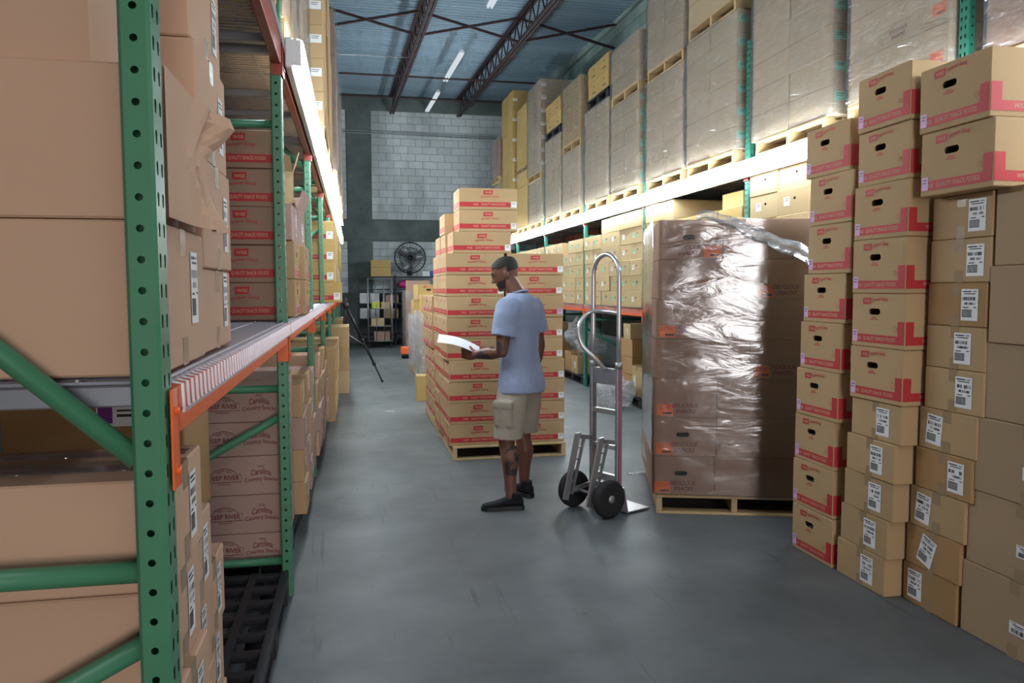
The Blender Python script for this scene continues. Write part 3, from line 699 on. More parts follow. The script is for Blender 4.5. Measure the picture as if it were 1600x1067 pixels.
for k in range(7):
    a, b = LY[k] + 0.076, LY[k + 1]
    w = ORD[k + 1]
    beam(f'orange front beam of the {w} bay of the green rack', -1, a, b, 1.325, 0.085, 'orange', 'orange beams of the green rack')
    beam(f'orange rear beam of the {w} bay of the green rack', -1, a, b, 1.325, 0.085, 'orange', 'orange beams of the green rack', True)
    beam(f'dull red upper front beam of the {w} bay of the green rack', -1, a, b, 2.66, 0.11, 'redbeam', 'red upper beams of the green rack', conn=0.16)
    beam(f'dull red upper rear beam of the {w} bay of the green rack', -1, a, b, 2.66, 0.11, 'redbeam', 'red upper beams of the green rack', True, conn=0.16)
    wire_deck(f'wire mesh deck on the orange beams, {w} bay of the green rack', -1, a, b, 1.331, 'wire decks of the green rack')
    wire_deck(f'wire mesh deck on the upper beams, {w} bay of the green rack', -1, a, b, 2.666, 'wire decks of the green rack')
    if k: strip_light(f'glowing strip light on the upper beam, {w} bay of the green rack', -1, a - 0.02, b + 0.05, 2.625, 'lit strips on the green rack')
for k in range(0, 7):
    a, b = RY[k] + 0.076, RY[k + 1]
    w = ORD[k] if k else 'frame-edge'
    if k:
        beam(f'orange front beam of the {w} bay of the teal rack', 1, a, b, 1.235, 0.085, 'orange', 'orange beams of the teal rack')
        beam(f'orange rear beam of the {w} bay of the teal rack', 1, a, b, 1.235, 0.085, 'orange', 'orange beams of the teal rack', True)
        wire_deck(f'wire mesh deck on the orange beams, {w} bay of the teal rack', 1, a, b, 1.241, 'wire decks of the teal rack')
    beam(f'dull red upper front beam of the {w} bay of the teal rack', 1, a, b, 2.60, 0.11, 'redbeam', 'red upper beams of the teal rack', conn=0.16)
    beam(f'dull red upper rear beam of the {w} bay of the teal rack', 1, a, b, 2.60, 0.11, 'redbeam', 'red upper beams of the teal rack', True, conn=0.16)
    wire_deck(f'wire mesh deck on the upper beams, {w} bay of the teal rack', 1, a, b, 2.606, 'wire decks of the teal rack')
    strip_light(f'glowing strip light on the upper beam, {w} bay of the teal rack', 1, a - 0.02, b + 0.05, 2.535, 'lit strips on the teal rack')  # the frame-edge bay's strip is out of view, added for its light

# ================================================================== RIGHT FOREGROUND STACKS (fronts face the aisle, -X)
RZ = -PI / 2
rnd = random.Random(3)
def stack_x(front, depth): return front + depth / 2
# A: nine red-printed hand-hole cartons
dy = [0.02, 0.02, 0.02, 0.0, -0.01, 0.005, -0.02, -0.035, -0.02]
dy = [-0.0, 0.005, 0.0, -0.02, -0.045, -0.055, -0.095, -0.105, -0.06]
hA = 0.2605
for i in range(9):
    size = (0.385, 0.50, hA)
    red_hand_carton(f'red banded hand-hole carton, {ORD[i + 1]} from the floor in the stack beside the wrapped pallet', size,
                    (2.48 + 0.25 + rnd.uniform(-.006, .006), 3.892 + dy[i], i * (hA + 0.0015)), RZ + rnd.uniform(-.02, .02), 'red banded cartons beside the wrapped pallet', 'right')
# B: five brown label cartons, six red-printed ones on top
hB = 0.1875
for i in range(5):
    size = (0.375, 0.48, hB)
    label_carton(f'labelled brown carton, {ORD[i + 1]} from the floor, under the red banded cartons', size,
                 (2.49 + 0.24 + rnd.uniform(-.012, .004), 3.478 - 0.022 * i, i * (hB + 0.0015)), RZ + rnd.uniform(-.02, .02), 'tan', 'brown cartons under red banded cartons', lx=0.055, seed=i)
zB = 5 * (hB + 0.0015)
for i in range(6):
    size = (0.385, 0.46, 0.2605)
    red_hand_carton(f'red banded hand-hole carton, {ORD[i + 1]} above the small brown labelled cartons', size,
                    (2.475 + 0.23 + rnd.uniform(-.008, .008), 3.378 + [0.01, 0.004, 0.002, 0.0, -0.01, -0.015][i], zB + i * 0.262), RZ + rnd.uniform(-.025, .02), 'red banded cartons above brown ones', 'right')
# C: ten brown cartons, two larger red-printed ones on top
hC = 0.188
cols = ['brown', 'brown', 'tan', 'brown', 'tan', 'tan', 'tan', 'brown', 'tan', 'tan']
lxs = [-.10, -.06, -.10, .09, -.09, .07, .05, .09, .10, .10]
tl = [0.0, 0.32, 0.1, 0.0, 0.08, 0.0, 0.0, 0.0, 0.0, 0.0]
lef = [3.275, 3.255, 3.235, 3.205, 3.19, 3.165, 3.165, 3.16, 3.155, 3.15]
for i in range(10):
    size = (0.342, 0.46, hC)
    label_carton(f'labelled brown carton, {ORD[i + 1]} from the floor in the tall column under two big red cartons', size,
                 (2.575 + 0.23 + rnd.uniform(-.006, .006), lef[i] - 0.171, i * (hC + 0.0017)), RZ + rnd.uniform(-.012, .012), cols[i], 'brown cartons under the two big red ones', lx=lxs[i] * .9, tilt=tl[i], seed=10 + i)
zC = 10 * (hC + 0.0017)
for i in range(2):
    size = (0.40, 0.55, 0.274)
    red_hand_carton(['lower of two big red banded cartons on the brown column', 'upper of two big red banded cartons on the brown column'][i], size,
                    (2.49 + 0.275 - 0.01 * i, 2.925 + 0.005 * i, zC + i * 0.276), RZ + [0.02, -0.01][i], 'big red banded cartons', 'right')
# D: six tall plain cartons at the frame edge
hD = 0.3155; led = [2.918, 2.90, 2.878, 2.855, 2.815, 2.80]
for i in range(6):
    size = (0.56, 0.5, hD)
    label_carton(f'tall plain carton with a small label, {ORD[i + 1]} from the floor at the picture edge', size,
                 (2.585 + 0.25 + rnd.uniform(-.004, .006), led[i] - 0.283, i * (hD + 0.0015)), RZ + rnd.uniform(-.006, .006), 'drab', 'tall plain cartons at the edge', lx=0.03 if i < 4 else 0.1, lz=0.10, lw=0.095, lh=0.052, tape=True, seed=30 + i)
# floor-torn paper edge under D is left to the carton itself

# ================================================================== SHRINK WRAPPED PALLET (dark cartons with crimson lettering)
DR = -0.31
ex = Vector((math.cos(DR), math.sin(DR))); ey = Vector((-math.sin(DR), math.cos(DR)))
DC = Vector((1.955, 4.872)) + ex * 0.508 + ey * 0.61          # middle of the pallet
def dp(x, y): p = DC + ex * x + ey * y; return p.x, p.y
px, py = dp(0, 0)
wood_pallet('wooden pallet under the shrink wrapped lettered cartons', (px, py, 0), DR)
hd = 0.258; z0 = 0.127
for r in range(7):
    ends_first = r in (0, 1, 2, 4, 6)
    zz = z0 + r * (hd + 0.0012); sh = -0.035 + 0.006 * r + (0.004 if r % 2 else 0)
    sx_end, sx_long = 0.408, 0.604
    xs = [(-0.508 + sx_end / 2, sx_end, True), (-0.508 + sx_end + 0.003 + sx_long / 2, sx_long, False)] if ends_first else [(-0.508 + sx_long / 2, sx_long, False), (-0.508 + sx_long + 0.003 + sx_end / 2, sx_end, True)]
    for k, (cx, sx, is_end) in enumerate(xs):
        for dpt in range(2):
            size = (sx, 0.60, hd)
            x, y = dp(cx + sh, -0.605 + 0.302 + dpt * 0.604)
            where = 'near side' if dpt == 0 else 'far side'
            kind = 'narrow end' if is_end else 'long side'
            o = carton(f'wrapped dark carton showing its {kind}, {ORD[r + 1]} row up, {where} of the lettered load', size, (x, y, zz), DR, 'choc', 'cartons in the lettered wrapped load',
                       HOLE(hd, -0.01, .56) if (is_end and r in (0, 1, 6) and dpt == 0) else None)
            if is_end and dpt == 0:
                if r == 6: tx, lx = -0.02, 0.14
                elif ends_first: tx, lx = 0.0, -0.13
                else: tx, lx = 0.0, -0.13
                stick(o, 'printing', print_delicious(sx, hd, tx, 0.03), size)
                stick(o, 'sticker', orange_sticker(), size, x=lx, z=0.015, off=0.0015)
film_shell('stretch_film', 'clear film wound round the load of dark lettered cartons', px - 0.02 * ex.x, py, DR, 1.03, 1.235, 0.129, z0 + 7 * hd + 0.012, 'filmclear', 0.010, seed=3, dens=20)
# the loose twisted film tail across the top corner
mb = MB(); P = []
for i in range(15):
    t = i / 14; x = -0.27 + 0.74 * t; zz = z0 + 7 * hd + 0.022 - 0.33 * max(0, t - .12) ** 1.15 + 0.01 * math.sin(9 * t)
    a = dp(x, -0.648 - 0.006 * math.sin(7 * t)); P.append((a[0], a[1], zz))
rings = []
for i, p in enumerate(P):
    w = 0.05 + 0.06 * (i / 14) ; wob = 0.008 * math.sin(i * 1.7)
    rings.append((Vector(p) + Vector((0, 0, w * .5 + wob)), Vector(p) + Vector((0, -0.002, wob)), Vector(p) - Vector((0, 0, w * .5 - wob)), Vector(p) + Vector((0, 0.002, 0))))
mb.loft([[tuple(q) for q in r] for r in rings])
tag(mb.build('film_tail', 'filmtail', None, True), 'loose twisted film tail across the lettered load top corner', 'plastic wrap')

# ================================================================== STACK BESIDE THE MAN
wood_pallet('wooden pallet under the tall red banded stack by the man', (1.335, 7.36, 0), 0.0)
hs = 0.1865; rn2 = random.Random(11)
tops = {(0, 0): 12, (0, 1): 11, (0, 2): 10, (1, 0): 9, (1, 1): 9, (1, 2): 9}
for (c, d), n in tops.items():
    for r in range(n):
        size = (0.512, 0.385, hs - 0.0012)
        xo = [0.80, 1.315][c] + 0.256; jit = rn2.uniform(-.006, .006)
        if c == 0 and d == 0: xo += {11: 0.10, 10: 0.10, 9: 0.045}.get(r, -0.012 if r > 3 else 0.0)
        else: xo -= 0.008 if r > 3 else 0.0
        if c == 1: xo += 0.008
        if c == 0 and d > 0 and r > 8: xo += 0.03
        yo = 6.78 + 0.1925 + d * 0.392
        colw = 'tall' if c == 0 else 'low'
        dw = ['near', 'middle', 'far'][d]
        o = carton(f'red banded long carton, {ORD[r + 1]} row up, {dw} rank of the {colw} half beside the man', size, (xo + jit, yo + rn2.uniform(-.006, .006), 0.127 + r * hs), rn2.uniform(-.008, .008), 'tan', 'red banded cartons beside the man')
        if d == 0:
            stick(o, 'printing', print_red_long(size[0], size[2]), size)
            stick(o, 'sticker', sticker(0.048, 0.052, 'lilac' if (c == 1 and r == 6) else 'white', 2), size, x=0.512 * .44, z=hs * .12, off=0.002)
        if c == 0: stick(o, 'printing', print_red_end(size[1], size[2]), size, 'left')

# ================================================================== GREEN RACK, FIRST BAY
LZ = PI / 2   # fronts face the aisle, +X
# on the orange beams: two columns of labelled cartons, the near one with a crushed flap
zb = 1.349
def left_box(label, Yc, X, size, z, mat, group, **k): return label_carton(label, size, (X - size[1] / 2, Yc, z), LZ, mat, group, **k)
for i, (h, sh) in enumerate(((0.272, 0.0), (0.265, -0.012), (0.27, -0.10))):
    zz = zb + sum((0.272, 0.265, 0.27)[:i]) + 0.002 * i
    left_box(['bottom', 'torn and bulging middle', 'top'][i] + ' carton of the column against the foreground frame', 1.475 + 0.215 + (0.0 if i < 2 else 0.03), -0.335 + sh, (0.43, 0.62, h), zz, 'pink', 'pinkish cartons against the foreground frame', lx=0.10 if i != 1 else -0.02, lz=0.08, lw=0.07, lh=0.15, tilt=0.0 if i != 1 else 0.25, seed=40 + i)
for i in range(4):
    hh = [0.20, 0.26, 0.26, 0.26][i]; zz = zb + sum([0.20, 0.26, 0.26, 0.26][:i]) + 0.002 * i
    left_box(f'labelled carton, {ORD[i + 1]} from the wire deck in the second column of the first bay', 1.935 + 0.215, -0.345 + [0, .006, 0.0, -.01][i], (0.42, 0.60, hh), zz, 'pink', 'labelled cartons in the second column', lx=0.12, lz=0.05, lw=0.065, lh=0.145, seed=44 + i)
# the bulging carton's burst flap and its peeling label
mb = MB(); x0 = -0.319; gy, gz = 14, 10; top = []; bot = []
for j in range(gz + 1):
    for i in range(gy + 1):
        u, v = i / gy, j / gz; y = 1.485 + 0.44 * u; zz = 1.628 + 0.262 * v
        ridge = 0.055 * math.exp(-((u - 1.0) ** 2 / .05 + (v - 0.92) ** 2 / .03)) + 0.038 * math.exp(-((u - 1.0) ** 2 / .10 + (v - 0.0) ** 2 / .03))
        fold = -0.03 * math.exp(-((u - .62 - .5 * abs(v - .5)) ** 2 / .006)) + 0.018 * math.exp(-((u - .50 - .4 * abs(v - .5)) ** 2 / .01))
        p = (x0 + 0.004 + ridge + fold * 0.6, y - 0.08 * u * u * math.exp(-((v - .5) ** 2 / .03)), zz); top.append(p); bot.append((p[0] - .004, p[1], p[2]))
n = len(top); fs = [(j * (gy + 1) + i, j * (gy + 1) + i + 1, (j + 1) * (gy + 1) + i + 1, (j + 1) * (gy + 1) + i) for j in range(gz) for i in range(gy)]
mb.add(top + bot, fs + [tuple(q + n for q in f)[::-1] for f in fs])
tag(mb.build('torn_flap', 'pink', None), 'torn buckled cardboard panel hanging from the bulging carton', 'cardboard')
# floor level: stepped stack of flat labelled cartons on a black pallet
black_pallet('black plastic pallet under the stepped carton stack', (-0.86, 2.06, 0), 0)
black_pallet('empty black plastic pallet on the floor before the mauve cartons', (-0.84, 3.28, 0), 0)
hl = 0.2055; zb0 = 0.137
for c, (ya, yb, xf, n) in enumerate(((1.475, 1.80, -0.335, 5), (1.805, 2.10, -0.375, 4), (2.105, 2.42, -0.40, 3))):
    for r in range(n):
        if r < 1 and c == 0: pass
        top = r == n - 1
        left_box(f'labelled flat carton, {ORD[r + 1]} layer up in the {["nearest", "middle", "farthest"][c]} step of the floor stack', (ya + yb) / 2, xf + rnd.uniform(-.008, .008), (yb - ya - .004, 0.66, hl - 0.0015), zb0 + r * hl, 'pink', 'stepped flat cartons on the floor pallet', lx=0.06, lz=0.035, lw=0.06, lh=0.135, seed=60 + r)
for k, (y, lab) in enumerate(((1.56, 'shiny clear tape strip nearest the foreground frame'), (1.70, 'shiny clear tape strip farther over the same flat carton'))):
    tag(MB().cham(-0.99, -0.345, y, y + 0.05, zb0 + 5 * hl - 0.001, zb0 + 5 * hl + 0.0015, 0.0005).build('tape_strip', 'clearT'), lab, 'tape')
# behind: cartons of the next rack row, seen under the beam
for k, (x, y, zz, sx, sy, h, m, lab) in enumerate((
    (-1.75, 2.55, 0.0, 0.55, 0.5, 0.42, 'brown', 'golden brown carton on the floor behind the foreground frame'),
    (-1.75, 2.55, 0.422, 0.55, 0.5, 0.36, 'brown', 'golden brown carton stacked behind the foreground frame'),
    (-1.72, 2.56, 0.784, 0.5, 0.5, 0.33, 'tan', 'labelled carton at the rear under the orange beam'),
    (-1.0, 3.35, 0.137, 0.6, 0.5, 0.45, 'tan', 'plain carton at the rear of the empty pallet'),
    (-0.94, 3.35, 0.589, 0.62, 0.5, 0.53, 'brown', 'brown carton with a purple label at the rear of the bay'),
    (-1.95, 3.45, 0.0, 0.6, 0.6, 0.55, 'tan', 'big rear carton on the floor behind the first bay'),
    (-1.95, 3.45, 0.552, 0.6, 0.6, 0.55, 'tan', 'big rear carton stacked behind the first bay'))):
    o = carton(lab, (sx, sy, h), (x, y, zz), 0.0, m, 'rear cartons of the first bay')
    if 'label' in lab:
        if 'purple' in lab:
            mb2 = MB(); mb2.quadxz(-.09, .09, 0, 0.08); mb2.quadxz(-.085, -.035, 0.012, 0.075, -0.0006, 1); mb2.quadxz(-.02, .08, 0.035, 0.045, -0.0006, 2); mb2.quadxz(-.02, .06, 0.055, 0.062, -0.0006, 2)
            stick(o, 'shipping_label', mb2.mesh('shipping_label', ['white', 'purple', 'ink']), (sx, sy, h), x=0.1, z=h - .12)
        else: stick(o, 'shipping_label', decal_label(0.09, 0.12, 3), (sx, sy, h), x=0.12, z=h * .4)

# ================================================================== GREEN RACK, SECOND BAY AND BEYOND
black_pallet('black plastic pallet under the mauve printed cartons', (-0.87, 4.62, 0), 0, d=1.1)
for r in range(5):
    h = [0.155, 0.192, 0.192, 0.166, 0.166][r]; zz = 0.137 + sum([0.155, 0.192, 0.192, 0.166, 0.166][:r]) + 0.002 * r
    size = (0.86, 0.42, h)
    o = carton(f'mauve carton printed with crimson badges, {ORD[r + 1]} row up under the orange beam', size, (-0.80, 4.215, zz), 0, 'mauve', 'mauve badge printed cartons')
    stick(o, 'printing', print_mauve(size[0], max(h, .15)), size)
    o = carton(f'plain mauve carton behind the badge printed ones, {ORD[r + 1]} row up', size, (-0.80, 4.64, zz), 0, 'mauve', 'rear mauve cartons')
for r in range(5):
    size = (0.70, 0.385, 0.182); x = -0.70
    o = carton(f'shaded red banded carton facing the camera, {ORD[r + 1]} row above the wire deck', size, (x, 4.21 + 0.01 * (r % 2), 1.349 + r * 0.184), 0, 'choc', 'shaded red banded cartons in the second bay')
    stick(o, 'printing', print_red_long(0.42, size[2]), size, x=0.17)
# aisle-facing cartons and bags of the second bay
for r in range(2):
    for c in range(2):
        size = (0.40, 0.30, 0.205)
        red_hand_carton(f'small red banded carton in the second bay, {["lower", "upper"][r]} layer, {["nearer", "farther"][c]} of two', size, (-0.31 - 0.15 + 0.03 * c, 4.65 + 0.43 * c, 1.349 + r * 0.207), LZ, 'small red banded cartons in the second bay')
label_carton('labelled carton standing on the small red banded ones', (0.44, 0.30, 0.20), (-0.47, 4.66, 1.766), LZ, 'mauve', None, lx=0.1, lz=.04, lw=0.08, lh=0.12)
def open_carton(label, c, w, d, h, mat, rz):
    """carton standing with its top flaps sprung open"""
    t = thing('open_carton', label, 'box', c, rz, 'opened cartons in the second bay'); e = 0.004
    MB().box(-w / 2, w / 2, -d / 2, -d / 2 + e, 0, h).box(-w / 2, w / 2, d / 2 - e, d / 2, 0, h).box(-w / 2, -w / 2 + e, -d / 2, d / 2, 0, h).box(w / 2 - e, w / 2, -d / 2, d / 2, 0, h).box(-w / 2, w / 2, -d / 2, d / 2, 0, e).build('body', mat, t)
    for k, (sx, sy, ln, an) in enumerate(((w, 0, 0.11, 0.35), (w, PI, 0.11, 0.9), (d, PI / 2, 0.10, 0.15), (d, -PI / 2, 0.10, 0.7))):
        off = (d if k < 2 else w) / 2; m = MB()
        m.add([(-sx / 2 + .004, -off, h), (sx / 2 - .004, -off, h), (sx / 2 - .02, -off - ln * math.sin(an), h + ln * math.cos(an)), (-sx / 2 + .012, -off - ln * math.sin(an) * .9, h + ln * math.cos(an) * 1.05),
               (-sx / 2 + .004, -off + e, h), (sx / 2 - .004, -off + e, h), (sx / 2 - .02, -off + e - ln * math.sin(an), h + ln * math.cos(an)), (-sx / 2 + .012, -off + e - ln * math.sin(an) * .9, h + ln * math.cos(an) * 1.05)],
              [(0, 1, 2, 3), (7, 6, 5, 4), (0, 4, 5, 1), (1, 5, 6, 2), (2, 6, 7, 3), (3, 7, 4, 0)])
        m.build('flap', mat, t, False, (0, 0, 0), (0, 0, sy))
    stick(t, 'shipping_label', decal_label(0.08, 0.11, 2), (w, d, h), 'front', x=.05, z=.03)
    return t
open_carton('pale carton with raised flaps on the labelled carton', (-0.46, 4.66, 1.969), 0.36, 0.26, 0.17, 'pale', LZ + .12)
open_carton('darker opened carton, farther one in the second bay', (-0.45, 5.10, 1.7655), 0.36, 0.28, 0.22, 'mauve', LZ - .06)
# lower second bay: labelled cartons on the floor
def grid(desc, cols, rows_of, X, Y0, w, h, depth, z0, mat, group, rz=LZ, label=True, hole=False, seed=0, skip=(), lw=0.07, lh=0.10, side=-1, jit=0.012):
    r_ = random.Random(seed)
    for c in range(cols):
        for r in range(rows_of(c)):
            if (c, r) in skip: continue
            size = (w - 0.006, depth, h - 0.0015)
            xx = X + (-depth / 2 if side < 0 else depth / 2) + r_.uniform(-jit, jit)
            m = mat if isinstance(mat, str) else r_.choice(mat)
            o = carton(f'{desc}, {ORD[r + 1]} row up, {ORD[c + 1]} from near end', size, (xx, Y0 + (c + .5) * w, z0 + r * h), rz, m, group, HOLE(h, 0.03, .60, 0.032, 0.024) if hole else None)
            if label == 'mint' or (label is True and r_.random() < .8):
                k = 'mint' if (label == 'mint' and r_.random() < .55) else 'white'
                stick(o, 'sticker', sticker(lw, lh, k, 2), size, x=-0.08 if hole else 0.05, z=h * .35)
black_pallet('black plastic pallet under the second bay floor cartons', (-0.86, 5.75, 0), 0, d=1.1)
grid('labelled carton on the floor of the second bay', 5, lambda c: [4, 3, 4, 4, 3][c], -0.31, 4.85, 0.30, 0.198, 0.42, 0.137, ['tan', 'mauve'], 'floor cartons of the second bay', seed=2)
black_pallet('black plastic pallet under the third bay floor cartons', (-0.86, 7.1, 0), 0, d=1.1)
black_pallet('second black plastic pallet on the third bay floor', (-0.86, 8.25, 0), 0, d=1.1)
grid('labelled carton on the floor of the third bay', 6, lambda c: [3, 4, 3, 4, 3, 3][c], -0.29, 6.56, 0.37, 0.20, 0.5, 0.137, ['tan', 'mauve', 'pink'], 'floor cartons of the third bay', seed=3)
grid('tall floor carton of the fourth bay', 4, lambda c: [2, 2, 1, 2][c], -0.22, 9.06, 0.55, 0.42, 0.6, 0.0, ['tan', 'pale'], 'floor cartons of the fourth bay', seed=4)
grid('floor carton of the fifth bay', 2, lambda c: [3, 3][c], -0.085, 11.52, 0.48, 0.32, 0.6, 0.0, ['tan', 'pale'], 'floor cartons of the fifth bay', seed=5, label=False)
grid('floor carton of the sixth bay', 4, lambda c: [3, 2, 3, 2][c], -0.14, 14.1, 0.55, 0.32, 0.6, 0.0, ['tan', 'pale'], 'floor cartons of the sixth bay', seed=6, label=False)
# fourth bay, on the orange beams: camera-facing red banded cartons that overhang the aisle
for r in range(4):
    size = (0.74, 0.40, 0.225); xr = -0.13 if r == 0 else -0.20
    o = carton(f'red banded carton overhanging the aisle in the fourth bay, {ORD[r + 1]} row above the deck', size, (xr - 0.37, 9.25, 1.349 + r * 0.227), 0.0, 'yellow', 'overhanging red banded cartons')
    stick(o, 'printing', print_red_long(size[0], size[2]), size); stick(o, 'sticker', sticker(0.07, 0.08, 'white'), size, x=0.32, z=0.03)
    for q in range(2):
        carton(f'plain tan carton behind the overhanging ones, {ORD[r + 1]} row up, {["nearer", "farther"][q]} rank', (0.6, 0.55, 0.225), (-0.52, 9.8 + 0.62 * q, 1.349 + r * 0.227), 0.0, 'yellow', 'plain cartons in the fourth bay')
grid('shaded carton on the third bay orange beams', 3, lambda c: [1, 2, 3][c], -0.45, 6.7, 0.6, 0.22, 0.5, 1.349, 'tan', 'third bay beam level cartons', seed=9, label=False)
grid('tan carton on the fifth bay orange beams', 4, lambda c: 4, -0.22, 11.56, 0.55, 0.25, 0.6, 1.349, ['tan', 'yellow'], 'fifth bay beam level cartons', seed=8, label=True)
grid('tan carton on the sixth bay orange beams', 4, lambda c: 4, -0.24, 14.1, 0.55, 0.25, 0.6, 1.349, ['tan', 'yellow'], 'sixth bay beam level cartons', seed=8, label=True)

# ================================================================== UPPER LEVEL LOADS
def load(desc, side, Y0, Y1, xf, z, rows, h, ncol, mats, film=True, pal='wood', ends=None, front=None, depth=0.98, seed=0, group=None, filmmat='film'):
    """one pallet load on the racks: pallet, its cartons one by one, and the film skin. returns its top height"""
    r_ = random.Random(seed); w = Y1 - Y0; yc = (Y0 + Y1) / 2; xc = xf + (depth / 2 if side > 0 else -depth / 2); rz = RZ if side > 0 else LZ
    if pal == 'wood': wood_pallet(f'wooden pallet under {desc}', (xc, yc, z), rz, w=min(w, 1.016), d=depth, group='wooden pallets on the racks'); z += 0.127
    elif pal == 'black': black_pallet(f'black plastic pallet under {desc}', (xc, yc, z), 0, w=depth, d=min(w, 1.1)); z += 0.137
    cw = w / ncol
    for c in range(ncol):
        for r in range(rows):
            m = mats if isinstance(mats, str) else mats[(r + c) % len(mats)]
            size = (cw - 0.006, depth - 0.01, h - 0.0015)
            o = carton(f'carton in {desc}, {ORD[r + 1]} row up' + (f', {["nearer", "farther"][c]} half' if ncol > 1 else ''), size, (xc + r_.uniform(-.006, .006), Y0 + (c + .5) * cw, z + r * h), rz, m, group or 'cartons in ' + desc)
            if ends and c == 0:      # camera-side end labels
                stick(o, 'sticker', sticker(0.095, 0.065, ends, 2), size, 'right' if side > 0 else 'left', x=-0.425 if side > 0 else 0.425, z=h * .45)
            if front == 'lettered' and c == 0:
                stick(o, 'printing', print_delicious(size[0], h, 0.02, 0.04), size); stick(o, 'sticker', orange_sticker(), size, x=size[0] / 2 - 0.09, z=0.06)
            elif front == 'white' and r_.random() < .7: stick(o, 'sticker', sticker(0.10, 0.09, 'white', 2), size, x=r_.uniform(-.1, .1), z=h * .4)
            elif front == 'marks':
                mb = MB(); mb.quadxz(-.03, -.005, h * .6, h * .75); mb.quadxz(-.08, .06, h * .25, h * .32)
                k = ('mk', h)
                if k not in CACHE: CACHE[k] = mb.mesh('printing', ['ink'])
                stick(o, 'printing', CACHE[k], size, x=0.05)
    top = z + rows * h
    if film: film_shell('stretch_film', f'stretch film round {desc}', xc, yc, 0, depth + 0.01, w - 0.004, z + 0.003, top + 0.005, filmmat, 0.012, seed=seed * 3.1, group='stretch film on rack loads')
    return top
zr = 2.624
t = load('the lettered load over the big red cartons', 1, 4.07, 5.02, 3.40, zr, 5, 0.285, 1, 'greige', front='lettered', seed=1)
t = load('the wrapped load above the frame-edge strip light', 1, 5.22, 6.40, 3.41, zr, 7, 0.215, 2, 'greige', ends='mint', seed=2)
t = load('the white strapped load at the top picture corner', 1, 2.55, 3.80, 3.40, zr + 0.0, 4, 0.3, 2, 'choc', ends='white', front='white', seed=3)
t = load('the wrapped load with the fanned film crease', 1, 6.66, 7.76, 3.40, zr, 6, 0.205, 2, 'greige', ends='mint', seed=4)
load('the loose cartons on the creased film load', 1, 6.68, 7.74, 3.40, t + 0.004, 3, 0.24, 2, 'greige', film=False, seed=5)
t = load('the lower wrapped load left of the creased film', 1, 7.84, 8.90, 3.40, zr, 6, 0.185, 2, 'greige', ends='mint', seed=6)
load('the upper wrapped load touching the bare wall', 1, 7.84, 8.88, 3.40, t + 0.004, 5, 0.185, 2, 'greige', seed=7)
t = load('the wrapped load over the third strip light', 1, 9.12, 10.20, 3.40, zr, 6, 0.185, 2, 'greige', ends='mint', seed=8)
load('the upper wrapped load above the third strip light', 1, 9.14, 10.18, 3.40, t + 0.004, 3, 0.20, 2, 'greige', seed=9)
t = load('the tall wrapped load under the black pallet', 1, 10.28, 11.40, 3.40, zr, 7, 0.188, 2, 'greige', seed=10)
load('the printed rows on the nearer raised black pallet', 1, 10.30, 11.25, 3.40, t + 0.004, 2, 0.23, 2, 'yellow', film=False, pal='black', front='marks', seed=11)
t = load('the crinkled load with bunched film', 1, 11.62, 12.68, 3.40, zr, 5, 0.18, 2, 'greige', seed=12)
load('the printed wrapped load on the crinkled one', 1, 11.62, 12.66, 3.40, t + 0.004, 5, 0.185, 2, 'yellow', front='marks', seed=13)
t = load('the slim wrapped load beside the crinkled one', 1, 12.78, 13.86, 3.40, zr, 7, 0.19, 2, 'greige', seed=14)
load('the printed rows on the farther raised black pallet', 1, 12.80, 13.80, 3.40, t + 0.004, 2, 0.23, 2, 'yellow', film=False, pal='black', front='marks', seed=15)
t = load('the low wrapped load before the tall grey one', 1, 14.14, 15.22, 3.40, zr, 4, 0.19, 2, 'greige', seed=16)
load('the tall grey wrapped load with white end labels', 1, 14.14, 15.20, 3.38, t + 0.004, 7, 0.235, 2, 'greige', ends='white', seed=17)
t = load('the lower yellow load', 1, 15.32, 16.38, 3.40, zr, 4, 0.27, 2, 'yellow', film=False, seed=18)
load('the middle yellow load on wood', 1, 15.32, 16.38, 3.40, t + 0.004, 3, 0.40, 2, 'yellow', film=False, ends='white', seed=19)
t = load('the tallest yellow load', 1, 16.64, 17.80, 3.36, zr, 7, 0.42, 2, 'yellow', film=False, ends='white', seed=20)
t = load('the far wrapped load next to the yellow cartons', 1, 17.95, 18.9, 3.36, zr, 6, 0.20, 2, 'greige', seed=21)
load('the small far wrapped load topping the rack end', 1, 18.0, 18.85, 3.30, t + 0.004, 4, 0.22, 1, 'choc', seed=22)
# green rack, upper level
zl = 2.684
load('the load above the foreground frame', -1, 1.55, 2.7, -0.32, zl, 3, 0.28, 2, 'choc', seed=30)  # cartons added out of view to block light; only the pallet shows
load('the second load over the first bay', -1, 2.78, 3.82, -0.32, zl, 3, 0.28, 2, 'choc', seed=31)  # likewise unseen cartons, put here to keep light off the bay below
load('the wrapped load over the nearest glowing strip', -1, 4.02, 5.1, -0.30, zl, 5, 0.28, 2, 'tan', seed=32)
load('the second wrapped load over the second bay', -1, 5.16, 6.3, -0.30, zl, 5, 0.28, 2, 'tan', seed=33)
load('the golden unwrapped load of the third bay', -1, 6.56, 7.6, -0.20, zl, 6, 0.26, 2, 'tan', film=False, ends='white', seed=34)
load('the second golden load of the third bay', -1, 7.7, 8.8, -0.19, zl, 6, 0.26, 2, 'tan', film=False, seed=35)
load('the wrapped load overhanging the fourth bay', -1, 9.06, 10.1, -0.15, zl, 7, 0.25, 2, 'choc', seed=36)
load('the second wrapped load of the fourth bay', -1, 10.2, 11.3, -0.15, zl, 6, 0.25, 2, 'choc', seed=37)
load('the wrapped load of the fifth bay', -1, 11.6, 12.7, -0.14, zl, 6, 0.25, 2, 'tan', seed=38)
load('the wrapped load of the sixth bay', -1, 14.1, 15.2, -0.16, zl, 5, 0.25, 2, 'tan', seed=39)

